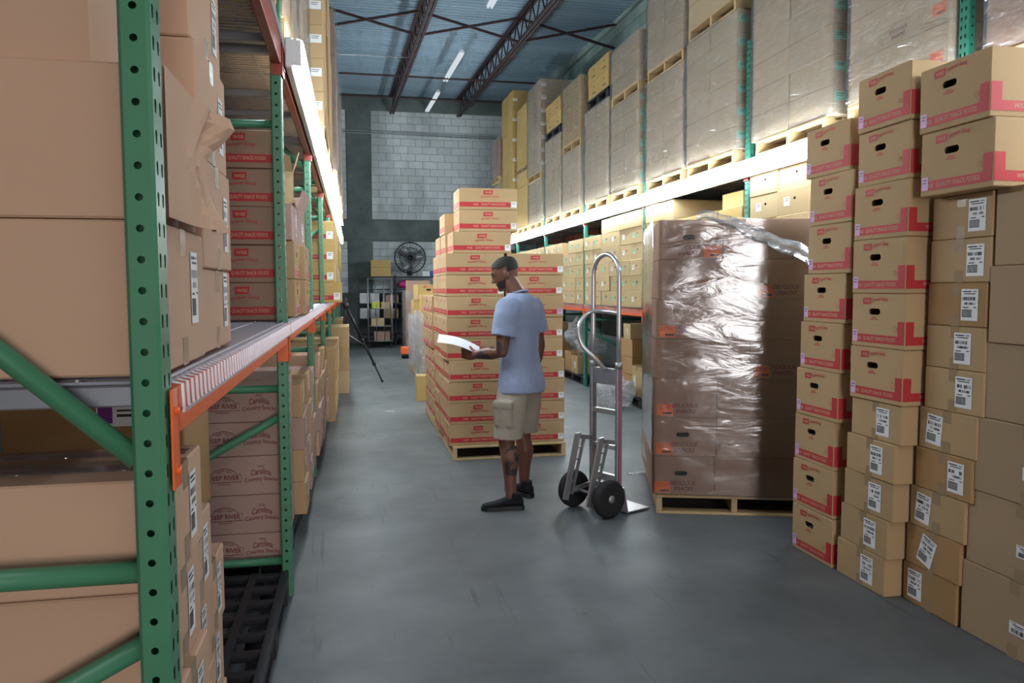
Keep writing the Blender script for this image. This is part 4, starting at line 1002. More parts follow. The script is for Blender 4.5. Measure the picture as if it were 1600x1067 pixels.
# ================================================================== TEAL RACK, MIDDLE LEVEL (small hand-hole cartons) AND FLOOR LEVEL
zm = 1.259
G = 'small hand-hole cartons on the teal rack'
grid('small hand-hole carton, third bay of the teal rack', 3, lambda c: 6, 3.42, 6.30 + 2.75, 0.405, 0.198, 0.6, zm, 'pale', G, RZ, 'mint', True, 21, lw=0.07, lh=0.06, side=1)
grid('hand-hole carton, far half of third teal bay', 3, lambda c: [6, 5, 5][c], 3.42, 10.27, 0.40, 0.198, 0.6, zm, 'pale', G, RZ, 'mint', True, 22, lw=0.07, lh=0.06, side=1)
grid('small hand-hole carton, fourth bay of the teal rack', 6, lambda c: [5, 5, 4, 5, 5, 5][c], 3.42, 11.56, 0.40, 0.198, 0.6, zm, 'pale', G, RZ, 'mint', True, 23, lw=0.07, lh=0.06, side=1)
grid('small hand-hole carton, fifth bay of the teal rack', 6, lambda c: 5, 3.42, 14.06, 0.40, 0.198, 0.6, zm, 'pale', G, RZ, True, True, 24, lw=0.07, lh=0.06, side=1)
grid('small hand-hole carton behind the wrapped pallet', 2, lambda c: 6, 3.42, 8.10, 0.405, 0.2, 0.6, zm, 'pale', G, RZ, True, True, 25, lw=0.08, lh=0.06, side=1)
grid('plain carton peeking over the wrapped pallet', 3, lambda c: [4, 4, 4][c], 3.45, 6.62, 0.48, 0.245, 0.6, zm, 'yellow', G, RZ, False, False, 26, side=1)
carton('single low carton beside the teal frame over the pallet', (0.42, 0.4, 0.16), (3.75, 7.0, zm + 0.982), RZ, 'yellow', G)
grid('hand-hole carton close to the frame edge', 4, lambda c: [6, 6, 6, 6][c], 3.42, 4.55, 0.47, 0.205, 0.6, zm, 'pale', G, RZ, True, True, 27, lw=0.09, lh=0.07, side=1)
# torn carton corner on the teal frame
# floor level
black_pallet('black plastic pallet under the brown cartons in the teal rack', (3.98, 9.75, 0), 0, d=1.2)
black_pallet('black plastic pallet in the fourth teal bay', (3.98, 12.3, 0), 0, d=1.2)
black_pallet('black plastic pallet behind the wrapped lettered load', (3.98, 7.9, 0), 0, d=1.2)
label_carton('labelled carton standing behind the hand truck in the teal rack', (0.36, 0.45, 0.38), (3.70, 9.34, 0.137), RZ, 'tan', 'cartons low in the teal rack', lx=-0.08, lw=0.07, lh=0.13)
label_carton('labelled carton behind the film covered pallet edge', (0.36, 0.45, 0.36), (3.70, 8.28, 0.137), RZ, 'tan', 'cartons low in the teal rack', lx=-0.05, lw=0.07, lh=0.13)
for r in range(3): carton(f'long dark carton low in the teal rack, {ORD[r + 1]} up', (0.62, 0.6, 0.23), (3.82, 9.95, 0.137 + r * 0.232), RZ, 'brown', 'dark cartons low in the teal rack')
label_carton('small pale carton on the dark cartons', (0.26, 0.3, 0.2), (3.66, 9.82, 0.137 + 3 * 0.232), RZ, 'pale', None, lw=0.06, lh=0.08, lx=0.02, tape=False)
label_carton('small labelled carton low in the fourth teal bay', (0.34, 0.4, 0.28), (3.66, 12.15, 0.137), RZ, 'tan', 'cartons low in the teal rack', lx=0.04, lw=0.08, lh=0.1)
carton('plain carton under film low in the fourth teal bay', (0.40, 0.45, 0.32), (3.70, 12.58, 0.137), RZ, 'brown', 'cartons low in the teal rack')
for r in range(3): carton(f'plain floor carton of the fifth teal bay, {ORD[r + 1]} up', (0.7, 0.6, 0.28), (3.78, 14.8, r * 0.283), RZ, 'brown', 'dark cartons in the fifth teal bay')
def clump(label, c, rx, ry, rz_, seed, mat='filmhazy', n=28):
    mb = MB(); rings = []
    for i in range(1, n // 2):
        t_ = PI * i / (n // 2); ring = []
        for k in range(n):
            a = 2 * PI * k / n; d = Vector((math.sin(t_) * math.cos(a), math.sin(t_) * math.sin(a), -math.cos(t_)))
            q = 1 + 0.28 * noise.noise(d * 2.2 + Vector((seed, 0, 0))) + 0.16 * noise.noise(d * 6 + Vector((0, seed, 0)))
            ring.append((d.x * rx * q, d.y * ry * q, d.z * rz_ * q))
        rings.append(ring)
    zmin = min(p[2] for r in rings for p in r)
    mb.loft([[(p[0], p[1], max(p[2] - zmin, 0.0)) for p in r] for r in rings])
    return tag(mb.build('film_bundle', mat, None, True, c), label, 'plastic wrap', 'bundles of waste film')
clump('white bundle of waste film on the floor behind the hand truck', (3.16, 9.30, 0.0), 0.26, 0.22, 0.20, 1)
clump('crumpled clear film on the small carton in the fourth teal bay', (3.74, 12.12, 0.42), 0.26, 0.20, 0.18, 4)
clump('crumpled clear film on the plain carton in the fourth teal bay', (3.72, 12.62, 0.462), 0.26, 0.20, 0.24, 9)

# ================================================================== GOODS BEHIND THE STACK, ALONG THE AISLE
wood_pallet('wooden pallet behind the tall red banded stack', (1.34, 8.85, 0), 0)
for d in range(3):
    for r in range(7):
        size = (0.40, 0.34, 0.185)
        red_hand_carton(f'red banded hand-hole carton behind the tall stack, {ORD[r + 1]} row up, {["near", "middle", "far"][d]} rank', (0.34, 0.40, 0.183), (1.03 - 0.02 * (r > 3), 8.5 + 0.36 * d, 0.127 + r * 0.185), RZ, 'red banded cartons behind the tall stack')
label_carton('small carton on the floor edge of the rear pallet', (0.25, 0.25, 0.34), (0.93, 10.6, 0.0), 0, 'yellow', None, lw=0, tape=False)
wood_pallet('wooden pallet under the film covered rear goods', (1.50, 12.6, 0), 0)
for r in range(4):
    for c in range(2): carton(f'film covered carton, {ORD[r + 1]} row up, {["nearer", "farther"][c]} of the rear goods', (0.9, 0.55, 0.25), (1.5, 12.32 + 0.58 * c, 0.127 + r * 0.252), 0, 'tan', 'film covered rear goods')
film_shell('stretch_film', 'hazy film round the rear goods in the aisle', 1.5, 12.6, 0, 0.95, 1.2, 0.13, 1.14, 'filmhazy', 0.05, seed=8, group='hazy film on aisle goods')
wood_pallet('wooden pallet under the bunched film goods', (1.52, 14.2, 0), 0)
for r in range(3): carton(f'slumped carton under bunched film, {ORD[r + 1]} row up', (0.8, 0.9, 0.3), (1.55, 14.2, 0.127 + r * 0.302), 0, 'tan', 'cartons under bunched film')
film_shell('stretch_film', 'bunched film round the slumped cartons in the aisle', 1.52, 14.2, 0, 0.95, 1.05, 0.13, 1.06, 'filmhazy', 0.06, seed=18, group='hazy film on aisle goods')
for k, (x, y, zz) in enumerate(((1.25, 12.4, 1.14), (1.72, 12.4, 1.14), (1.25, 14.15, 1.04), (1.74, 14.15, 1.04), (1.30, 14.1, 1.306))):
    red_hand_carton(f'red banded carton lying on the film covered goods, {ORD[k + 1]} of the scattered ones', (0.44, 0.4, 0.264), (x, y, zz), 0.03 * k, 'scattered red banded cartons', mat='yellow')
wood_pallet('wooden pallet with the orange jack, nearest the cage trolley', (1.62, 17.9, 0), 0)
for r in range(5): carton(f'wrapped carton of the far aisle stack, {ORD[r + 1]} row up', (1.0, 1.0, 0.26), (1.62, 17.9, 0.127 + r * 0.262), 0, 'choc', 'far aisle stack cartons')
film_shell('stretch_film', 'film round the far aisle stack near the fan', 1.62, 17.9, 0, 1.02, 1.02, 0.13, 1.44, 'film', 0.015, seed=28, group='hazy film on aisle goods')
carton('printed carton topping the far aisle stack', (0.5, 0.5, 0.24), (1.42, 17.8, 1.44), 0, 'choc')
pj = thing('pallet_jack', 'orange pallet jack tucked under the far aisle stack', 'pallet jack', (1.10, 17.1, 0), 0)
MB().cham(-0.12, 0.12, -0.1, 0.1, 0.08, 0.25, 0.02).build('body', 'orange', pj)
MB().lathe([(0.06, -0.1), (0.08, -0.09), (0.08, 0.09), (0.06, 0.1)], 14, 'x', (0, -0.02, 0.08)).build('wheel', 'rubber', pj, True)

# ================================================================== END WALL CORNER
sh = thing('shelf_unit', 'black steel shelf unit against the end wall under the fan', 'shelving', (0, 0, 0))
for x in (0.12, 1.10, 2.30):
    for y in (21.10, 21.62): MB().box(x - .02, x + .02, y - .02, y + .02, 0, 1.86 if x > .5 else 1.78).build('post', 'black', sh)
for zz in (0.30, 0.72, 1.12, 1.50, 1.83): MB().cham(0.10, 2.32, 21.08, 21.64, zz - .03, zz, 0.004).build('shelf', 'black', sh)
k = 0
for zz in (0.72, 1.12, 1.50 - .38 * 0):
    for i in range(2):
        for j in range(4):
            if zz > 1.45: continue
            k += 1
            tag(MB().cham(-0.12, 0.12, -0.12, 0.12, 0, 0.066, 0.004).build('paper_pack', ['white'], None, False, (0.28 + 0.27 * i, 21.3, zz + j * 0.068)), f'white paper pack, {ORD[j + 1]} of the pile, {["nearer", "farther"][i]} from the tripod, {"lower" if zz < 1 else "upper"} shelf', 'box', 'white packs on the black shelf')
for i, (x, zz, w, h, m, lab) in enumerate(((0.98, 0.72, 0.36, 0.26, 'tan', 'tan carton on a lower black shelf'), (1.0, 1.12, 0.34, 0.22, 'choc', 'brown carton on an upper black shelf'), (1.5, 1.12, 0.4, 0.3, 'mauve', 'mauve carton on the black shelf behind the far stack'), (1.55, .72, .5, .3, 'brown', 'dark carton low on the black shelf'),
                                         (0.72, 1.83, 0.52, 0.24, 'yellow', 'lower of two yellow cartons on top of the black shelf'), (0.72, 2.072, 0.52, 0.19, 'yellow', 'upper of two yellow cartons on top of the black shelf'))):
    carton(lab, (w, 0.4, h), (x, 21.35, zz), 0, m, 'cartons on the black shelf')
for x, m, lab in ((1.92, 'white', 'small white box on the black shelf top'), (2.14, 'bluep', 'small blue box on the black shelf top')): tag(MB().cham(-.1, .1, -.08, .08, 0, 0.14, .004).build('small_box', [m], None, False, (x, 21.3, 1.83)), lab, 'box')
clump('magenta plastic bags heaped on the black shelf', (1.42, 21.3, 1.5), 0.24, 0.16, 0.11, 14, 'magenta')
ct = thing('cage_trolley', 'tall wire cage trolley before the black shelf unit', 'trolley', (0.66, 20.55, 0))
for x in (-0.30, 0.30):
    for y in (-0.28, 0.28): MB().tube([(x, y, 0.12), (x, y, 1.78)], 0.016, 8).build('post', 'alud', ct, True)
for x in (-0.10, 0.10): MB().tube([(x, 0.28, 0.16), (x, 0.28, 1.74)], 0.009, 6).build('rail', 'alud', ct, True)
for x in (-0.10, 0.10): MB().tube([(x, -0.28, 0.16), (x, -0.28, 1.74)], 0.009, 6).build('rail', 'alud', ct, True)
for zz in (0.17, 0.55, 1.0, 1.40, 1.76):
    MB().tube([(-.3, -.28, zz), (.3, -.28, zz), (.3, .28, zz), (-.3, .28, zz)], 0.012, 6, closed=True).build('rim', 'alud', ct, True)
    if zz < 1.2: MB().cham(-.29, .29, -.27, .27, zz - .012, zz, .003).build('tray', 'alud', ct)
for x in (-0.26, 0.26):
    for y in (-0.24, 0.24): MB().lathe([(0.03, -.015), (0.05, -.012), (0.05, .012), (0.03, .015)], 12, 'x', (x, y, 0.05)).box(x - .012, x + .012, y - .012, y + .012, 0.06, 0.158).build('caster', 'rubber', ct)
for x, zz, w, h, m, lab in ((0.55, 1.001, 0.2, 0.17, 'yellowp', 'yellow tub on the cage trolley'), (0.80, 1.001, 0.22, 0.16, 'tan', 'small carton beside the yellow tub'), (0.60, 0.551, 0.34, 0.20, 'pale', 'pale carton on the trolley middle tray'), (0.70, 0.171, 0.4, 0.24, 'choc', 'white topped carton low on the cage trolley')):
    tag(MB().cham(-w / 2, w / 2, -.18, .18, 0, h, 0.006).build('carton', [m], None, False, (x, 20.55, zz)), lab, 'box', 'goods on the cage trolley')
# wall fan
fn = thing('wall_fan', 'black caged wall fan mounted on the block end wall', 'fan', (1.53, 21.95, 2.34))
R = 0.42
for q, (r, y) in enumerate(((R, -0.30), (R * .97, -0.36), (R * .97, -.24), (R * .66, -0.39), (R * .66, -.21), (R * .33, -0.40), (R * .33, -0.20))):
    MB().tube([(r * math.cos(2 * PI * k / 32), y, r * math.sin(2 * PI * k / 32)) for k in range(32)], 0.012 if q == 0 else 0.005, 6, closed=True).build('guard_ring', 'black', fn, True)
sp = MB()
for k in range(28):
    a = 2 * PI * k / 28; c, s_ = math.cos(a), math.sin(a)
    sp.tube([(0.06 * c, -0.405, 0.06 * s_), (R * .66 * c, -0.39, R * .66 * s_), (R * c, -0.30, R * s_)], 0.003, 4); sp.tube([(0.06 * c, -0.195, 0.06 * s_), (R * .66 * c, -0.21, R * .66 * s_), (R * c, -0.30, R * s_)], 0.003, 4)
sp.build('guard_wires', 'black', fn)
for k in range(3):
    rings = []; a0 = 2 * PI * k / 3 + .3
    for i in range(6):
        r = 0.06 + 0.30 * i / 5; wd = 0.05 + 0.09 * math.sin(PI * min(1, i / 4.2) * .6); tw = 0.55 - 0.06 * i
        ring = []
        for u, v in ((-wd, -.004), (wd, -.004), (wd, .004), (-wd, .004)):
            lx = u * math.cos(tw) - v * math.sin(tw); ly = u * math.sin(tw) + v * math.cos(tw)
            ring.append((r * math.cos(a0) - lx * math.sin(a0), -0.30 + ly, r * math.sin(a0) + lx * math.cos(a0)))
        rings.append(ring)
    MB().loft(rings).build('blade', 'steel', fn, True)
MB().lathe([(0.0, -0.41), (0.07, -0.405), (0.075, -0.35), (0.09, -0.25), (0.09, -0.12), (0.04, -0.10)], 16, 'y').build('motor', 'black', fn, True)
MB().bar((0, -0.14, -0.03), (0, -0.02, -0.40), 0.04, 0.04).cham(-.07, .07, -0.03, -0.0, -.48, -.34, .006).build('wall_bracket', 'black', fn)
# tripod whose front leg reaches into the aisle
tp = thing('tripod', 'black tripod with one leg stretched onto the aisle floor', 'tripod', (-0.02, 12.66, 0))
for k, (fx, fy) in enumerate(((0.455, 0.08), (-0.20, 0.30), (-0.24, 0.08))):
    A = Vector((-0.10, 0.02, 1.24)); B = Vector((fx, fy, 0.012)); q = lambda t: tuple(A.lerp(B, t))
    lg = MB().tube([q(0), q(.45)], 0.021, 8).tube([q(.42), q(.76)], 0.017, 8).tube([q(.74), q(1)], 0.013, 8).build('leg', 'black', tp, True)
    for t_ in (.45, .76): MB().tube([q(t_ - .02), q(t_ + .02)], 0.028, 8).build('clamp', 'black', lg, True)
    MB().tube([q(.985), q(1.0)], 0.022, 8).build('rubber_foot', 'rubber', lg, True)
MB().tube([(-0.10, 0.02, 0.80), (-0.10, 0.02, 1.36)], 0.014, 8).lathe([(0.03, 1.2), (0.045, 1.22), (0.045, 1.27), (0.03, 1.29)], 12, 'z', (-.10, .02, 0)).build('centre_column', 'black', tp, True)
MB().tube([(-0.10, 0.02, 0.80), tuple(Vector((-0.10, 0.02, 1.24)).lerp(Vector((0.455, 0.08, 0.012)), .52))], 0.008, 6).build('spreader', 'alud', tp, True)
# scraps on the floor
for k, (x, y, s_, lab) in enumerate(((0.42, 9.65, .13, 'scrap of white film on the floor in the open aisle'), (2.28, 5.95, .28, 'strip of clear film on the floor behind the hand truck'), (2.1, 9.5, .1, 'small white scrap on the floor near the teal rack'))):
    mb = MB(); n = 9; r_ = random.Random(k)
    rings = [[(s_ * (i / n - .5), -.035 * r_.uniform(.5, 1.2), 0.0), (s_ * (i / n - .5), -.012, .014 * r_.random() + .002), (s_ * (i / n - .5) + .01, .012, .016 * r_.random() + .002), (s_ * (i / n - .5), .035 * r_.uniform(.5, 1.2), 0.0)] for i in range(n)]
    mb.loft(rings); tag(mb.build('film_scrap', 'filmhazy', None, True, (x, y, 0.001), (0, 0, .3 * k - .3)), lab, 'litter')

# ================================================================== HAND TRUCK
HT = thing('hand_truck', 'aluminium two-wheeled hand truck standing beside the wrapped pallet', 'hand truck', (1.655, 5.045, 0), math.radians(-65))
for x in (-0.125, 0.125):
    r = MB().cham(x - .014, x + .014, -0.022, 0.022, 0.03, 0.98, 0.004).build('side_rail', 'alud', HT)
    MB().cham(x - .004, x + .004, 0.022, 0.030, 0.10, 0.98, 0.001).build('flange', 'alud', r)
    MB().tube([(x, 0, 0.965), (x, 0, 1.01)], 0.024, 10).build('ferrule', 'alud', HT, True)
MB().cham(0.1395, 0.146, -0.012, 0.012, 0.08, 0.97, .001).build('edge_strip', simple('pinkish_strip', (.30, .12, .17), .5), HT)
loop = [(-0.125, 0, 0.98), (-0.125, 0, 1.2), (-0.125, 0, 1.58)]
for k in range(1, 12): a = PI - PI * k / 12; loop.append((0.125 * math.cos(a), 0, 1.58 + 0.145 * math.sin(a)))
loop += [(0.125, 0, 1.58), (0.125, 0, 1.2), (0.125, 0, 0.98)]
MB().tube(loop, 0.0155, 12).build('top_handle', 'alu', HT, True)
def spline(pts, n=8):
    P = [Vector(p) for p in pts]; out = []
    for i in range(len(P) - 1):
        a = P[max(i - 1, 0)]; b = P[i]; c = P[i + 1]; d = P[min(i + 2, len(P) - 1)]
        for k in range(n):
            t = k / n; out.append(0.5 * ((2 * b) + (c - a) * t + (2 * a - 5 * b + 4 * c - d) * t * t + (3 * b - a - 3 * c + d) * t ** 3))
    out.append(P[-1]); return out
MB().tube(spline([(0.12, -0.005, 1.335), (0.02, -0.035, 1.345), (-0.06, -0.10, 1.335), (-0.075, -0.175, 1.24), (-0.05, -0.165, 1.12), (0.0, -0.08, 1.02), (0.02, -0.025, 0.955)]), 0.0145, 12).build('grip_handle', 'alu', HT, True)
MB().cham(-0.11, 0.11, -0.018, 0.010, 0.855, 0.965, 0.004).build('name_plate', 'alud', HT)
for zz, h in ((0.655, 0.034), (0.42, 0.03), (0.20, 0.05)): MB().cham(-0.111, 0.111, -0.014, 0.014, zz, zz + h, 0.003).build('cross_bar', 'alu', HT)
MB().cham(-0.19, 0.19, 0.024, 0.235, 0.006, 0.016, 0.003).add([(-0.19, 0.024, 0.016), (0.19, 0.024, 0.016), (0.15, 0.024, 0.17), (-0.15, 0.024, 0.17), (-0.19, 0.034, 0.016), (0.19, 0.034, 0.016), (0.15, 0.034, 0.17), (-0.15, 0.034, 0.17)], [(0, 1, 2, 3), (7, 6, 5, 4), (0, 4, 5, 1), (1, 5, 6, 2), (2, 6, 7, 3), (3, 7, 4, 0)]).build('toe_plate', 'alu', HT)
MB().tube([(-0.2, -0.13, 0.127), (0.2, -0.13, 0.127)], 0.011, 10).build('axle', 'alud', HT, True)
for x in (-0.175, 0.175):
    w = MB().lathe([(0.078, -.024), (0.105, -.030), (0.122, -.022), (0.127, -.006), (0.127, .006), (0.122, .022), (0.105, .030), (0.078, .024)], 32, 'x', (x, -0.13, 0.127)).build('wheel', 'rubber', HT, True)
    MB().lathe([(0.079, -.019), (0.079, .019)], 28, 'x', (x, -0.13, 0.127)).lathe([(0.055, -.0205), (0.079, -.024), (0.079, .024), (0.055, .0205)], 28, 'x', (x, -0.13, 0.127)).build('rim', 'darkvoid', w, True)
    MB().lathe([(0.012, -.034), (0.026, -.03), (0.026, .03), (0.012, .034)], 14, 'x', (x, -0.13, 0.127)).build('hub', 'alud', w, True)
    g = MB()
    for k in range(5): a = 2 * PI * k / 5; g.bar((x, -0.13 + .02 * math.cos(a), .127 + .02 * math.sin(a)), (x, -0.13 + .06 * math.cos(a), .127 + .06 * math.sin(a)), .012, .046)
    g.build('spokes', 'darkvoid', w)
for x in (-0.115, 0.115):
    s = MB().add([(x - .009, -.275, .085), (x + .009, -.275, .085), (x + .009, -.235, .075), (x - .009, -.235, .075), (x - .009, -.165, .52), (x + .009, -.165, .52), (x + .009, -.125, .525), (x - .009, -.125, .525)],
                 [(0, 1, 2, 3), (7, 6, 5, 4), (0, 4, 5, 1), (1, 5, 6, 2), (2, 6, 7, 3), (3, 7, 4, 0)]).build('stair_climber', 'alu', HT)
    MB().bar((x, -.20, .11), (x, -.085, .50), .014, .016).build('inner_bar', 'alud', s)
    for k in range(6): t = k / 5; MB().bar((x, -.245 + .10 * t, .10 + .40 * t), (x, -.195 + .10 * t, .135 + .36 * t), .012, .010).build('rung', 'alud', s)
    MB().bar((x, -.15, .50), (x, -.01, .475), .012, .03).build('bracket', 'alud', HT)
    MB().bar((x, -.19, .14), (x, -.01, .16), .012, .03).build('axle_bracket', 'alud', HT)

# ================================================================== PERSON
def blob(name, mb, voxel, smooth, mats, parent=None, loc=(0, 0, 0), rot=(0, 0, 0), picker=None):
    """one continuous skin over overlapping closed shapes"""
    me = mb.mesh(name, mats); o = obj(name, me, None)
    m = o.modifiers.new('r', 'REMESH'); m.mode = 'VOXEL'; m.voxel_size = voxel
    s = o.modifiers.new('s', 'SMOOTH'); s.factor = 0.5; s.iterations = smooth
    dg = bpy.context.evaluated_depsgraph_get(); dg.update()
    nm = bpy.data.meshes.new_from_object(o.evaluated_get(dg))
    bpy.data.objects.remove(o); bpy.data.meshes.remove(me)
    nm.materials.clear()
    for q in mats: nm.materials.append(M[q])
    nm.polygons.foreach_set('use_smooth', [True] * len(nm.polygons))
    nm.polygons.foreach_set('material_index', [picker(p.center) if picker else 0 for p in nm.polygons])
    nm.name = name
    return obj(name, nm, parent, loc, rot)
def ring(c, rx, ry, n=20, tilt=0.0, yaw_=0.0, sq=1.0):
    out = []
    for k in range(n):
        a = 2 * PI * k / n; ca, sa = math.cos(a), math.sin(a)
        x = rx * (abs(ca) ** sq) * (1 if ca > 0 else -1); y = ry * (abs(sa) ** sq) * (1 if sa > 0 else -1)
        X = x * math.cos(yaw_) - y * math.sin(yaw_); Y = x * math.sin(yaw_) + y * math.cos(yaw_)
        out.append((c[0] + X, c[1] + Y, c[2] + tilt * Y))
    return out
def limb(mb, pts, rs, n=12):
    """tapered limb with rounded ends"""
    pts = [Vector(p) for p in pts]
    mb.tube(pts, rs, n); 
    for p, r in zip(pts, rs): mb.ell(p, r, r, r, 10)
# local axes: +X the man's right, +Y the way he faces; Z up. Root between the feet.
PT = math.radians(50); PL = (1.125, 5.33, 0)
P_ = thing('person', 'person in grey-blue t-shirt, khaki cargo shorts and black shoes reading a paper sheet', 'person', PL, PT)
LA, RA = Vector((-0.19, -0.03, 0)), Vector((0.17, 0.06, 0))    # ankles over ground
body = MB()
LH, RH = Vector((-0.095, 0.0, 0.86)), Vector((0.095, 0.0, 0.86))
LK, RK = Vector((-0.150, 0.025, 0.47)), Vector((0.135, 0.05, 0.47))
for H_, K_, A_ in ((LH, LK, LA), (RH, RK, RA)):
    an = A_ + Vector((0, 0, 0.085)); calf = K_.lerp(an, 0.32) + Vector((0, -0.018, 0))
    limb(body, [H_, H_.lerp(K_, .5), K_ + Vector((0, 0, .03)), K_ + Vector((0, -.004, -.05)), calf, K_.lerp(an, .65) + Vector((0, -.006, 0)), an], [0.088, 0.078, 0.058, 0.055, 0.062, 0.045, 0.036], 14)
    body.ell(K_ + Vector((0, .025, 0.0)), .042, .035, .05)
body.loft([ring((0, 0, .84), .14, .09), ring((0, 0, .95), .14, .09), ring((0, 0, 1.08), .14, .095), ring((0, .01, 1.22), .165, .105), ring((0, .01, 1.34), .16, .085), ring((0, 0, 1.41), .10, .065), ring((0, .01, 1.45), .065, .06)])
NB = Vector((0, 0.0, 1.42)); HC = Vector((-0.005, 0.105, 1.600))     # neck base, head centre
limb(body, [NB, NB + Vector((0, .03, .06)), HC + Vector((0, -.035, -.055))], [.066, .058, .056])
# head (built facing +Y, then turned left and tipped down)
HY, HP = math.radians(22), math.radians(-20)
HM = Matrix.Translation(HC) @ Matrix.Rotation(HY, 4, 'Z') @ Matrix.Rotation(HP, 4, 'X')
def hm(p): return tuple(HM @ Vector(p))
head = MB()
hr = [(-.105, .030, .035, .045), (-.095, .045, .048, .03), (-.07, .056, .064, .018), (-.04, .063, .078, .008), (-.005, .069, .090, 0), (.03, .073, .096, -.004), (.06, .071, .094, -.006), (.085, .060, .082, -.008), (.103, .042, .058, -.01), (.112, .018, .026, -.01)]
head.loft([[hm(q) for q in ring((0, cy, zz), rx, ry, 18)] for zz, rx, ry, cy in hr])
for c, rx, ry, rz_ in (((0, .098, -.02), .013, .020, .016), ((0, .090, .005), .009, .016, .028), ((0, .082, .03), .045, .014, .010), ((0, .082, -.052), .026, .012, .010), ((0, .070, -.085), .028, .022, .02),
                       ((-.073, -.008, -.008), .010, .018, .030), ((.073, -.008, -.008), .010, .018, .030)):
    e = MB(); e.ell(c, rx, ry, rz_, 10); head.add([hm(v) for v in e.v], e.f)
body.add(head.v, head.f)
# arms: left forearm raised to hold the sheet, right arm hanging
LS, RS = Vector((-0.185, -0.005, 1.375)), Vector((0.185, 0.0, 1.375))
LE, LW = Vector((-0.235, 0.015, 1.075)), Vector((-0.175, 0.255, 1.045))
RE, RW = Vector((0.245, -0.03, 1.09)), Vector((0.255, 0.035, 0.855))
limb(body, [LS, LS.lerp(LE, .5), LE, LE.lerp(LW, .35), LW], [.050, .052, .044, .046, .029])
limb(body, [RS, RS.lerp(RE, .5), RE, RE.lerp(RW, .35), RW], [.050, .052, .042, .044, .028])
# left hand: palm up under the sheet, thumb over its edge
def hand(o, f, s, u, fingers, thumb):
    """o wrist, f towards the fingers, s across the palm to the thumb, u palm normal"""
    o, f, s, u = Vector(o), Vector(f).normalized(), Vector(s).normalized(), Vector(u).normalized()
    P = lambda a, b, c: o + f * a + s * b + u * c
    for b in (-.03, -.01, .01, .03): limb(body, [P(0.0, b * .6, 0), P(.045, b, 0), P(.085, b * 1.05, 0)], [.016, .016, .013], 8)
    for (b, L), curl in zip(((-.032, .058), (-.011, .072), (.011, .076), (.032, .068)), fingers):
        a1 = curl; a2 = curl * 1.9; p0 = P(.085, b * 1.05, 0)
        d1 = f * math.cos(a1) - u * math.sin(a1) * -1; d2 = f * math.cos(a2) + u * math.sin(a2)
        p1 = p0 + d1 * L * .48; p2 = p1 + d2 * L * .52
        limb(body, [p0, p1, p2], [.0095, .009, .0075], 8)
    t0 = P(.025, .028, 0); limb(body, [t0] + [P(*q) for q in thumb], [.014, .0115, .009], 8)
hand(LW, (0.15, 1, .05), (-.2, -.1, 1), (1, -.1, .1), (.25, .3, .3, .3), ((.055, .045, .015), (.085, .045, .030)))
hand(RW, (-.02, .12, -1), (-.15, 1, .1), (-1, -.1, .0), (.45, .4, .38, .32), ((.045, .045, .01), (.085, .045, .02)))
def tat(c):
    if c.x < -0.05 and c.z < .43 and c.z > .24:
        if c.y < 0.0 and noise.noise(c * 22) > 0.02: return 1
    if c.x < -0.15 and 1.0 < c.z < 1.2 and noise.noise(c * 16 + Vector((3, 1, 0))) > 0.12: return 1
    return 0
bd = blob('body', body, 0.0055, 3, ['skin', 'tattoo'], P_, picker=tat)
# buzz-cut hair and short beard as thin caps over the skull
def cap(name, keep, off, mat):
    mb = MB(); L = 26; rows = 16; vs = []; idx = {}
    for i in range(rows + 1):
        zz = -.105 + .2195 * i / rows
        for j in range(len(hr) - 1):
            if hr[j][0] <= zz <= hr[j + 1][0] or j == len(hr) - 2:
                t = min(1, max(0, (zz - hr[j][0]) / (hr[j + 1][0] - hr[j][0]))); a, b = hr[j], hr[j + 1]
                rx, ry, cy = (a[q] + (b[q] - a[q]) * t for q in (1, 2, 3)); break
        for k in range(L):
            an = 2 * PI * k / L; idx[(i, k)] = len(vs); vs.append(((rx + off) * math.cos(an), cy + (ry + off) * math.sin(an), zz + (off if zz > .05 else 0)))
    fs = [(idx[(i, k)], idx[(i, (k + 1) % L)], idx[(i + 1, (k + 1) % L)], idx[(i + 1, k)]) for i in range(rows) for k in range(L) if keep(*[(vs[idx[(i, k)]][q] + vs[idx[(i + 1, (k + 1) % L)]][q]) / 2 for q in range(3)])]
    mb.add([hm(v) for v in vs], fs)
    return mb.build(name, mat, P_, True)
cap('hair', lambda x, y, zz: zz > .042 + .45 * max(0, y - .02) or (y < -.02 and zz > .005), .0035, 'hair')
cap('beard', lambda x, y, zz: y > 0.015 and -.098 < zz < -.035 and not (y > .075 and zz > -.05), .003, 'hair')
eb = MB()
for s in (-1, 1): eb.ell((s * .032, .087, .034), .018, .009, .004, 8)
MB().add([hm(v) for v in eb.v], eb.f).build('eyebrows', 'hair', P_, True)
ee = MB()
for s in (-1, 1): ee.ell((s * .030, .080, .014), .011, .009, .007, 10)
MB().add([hm(v) for v in ee.v], ee.f).build('eyes', 'ink', P_, True)
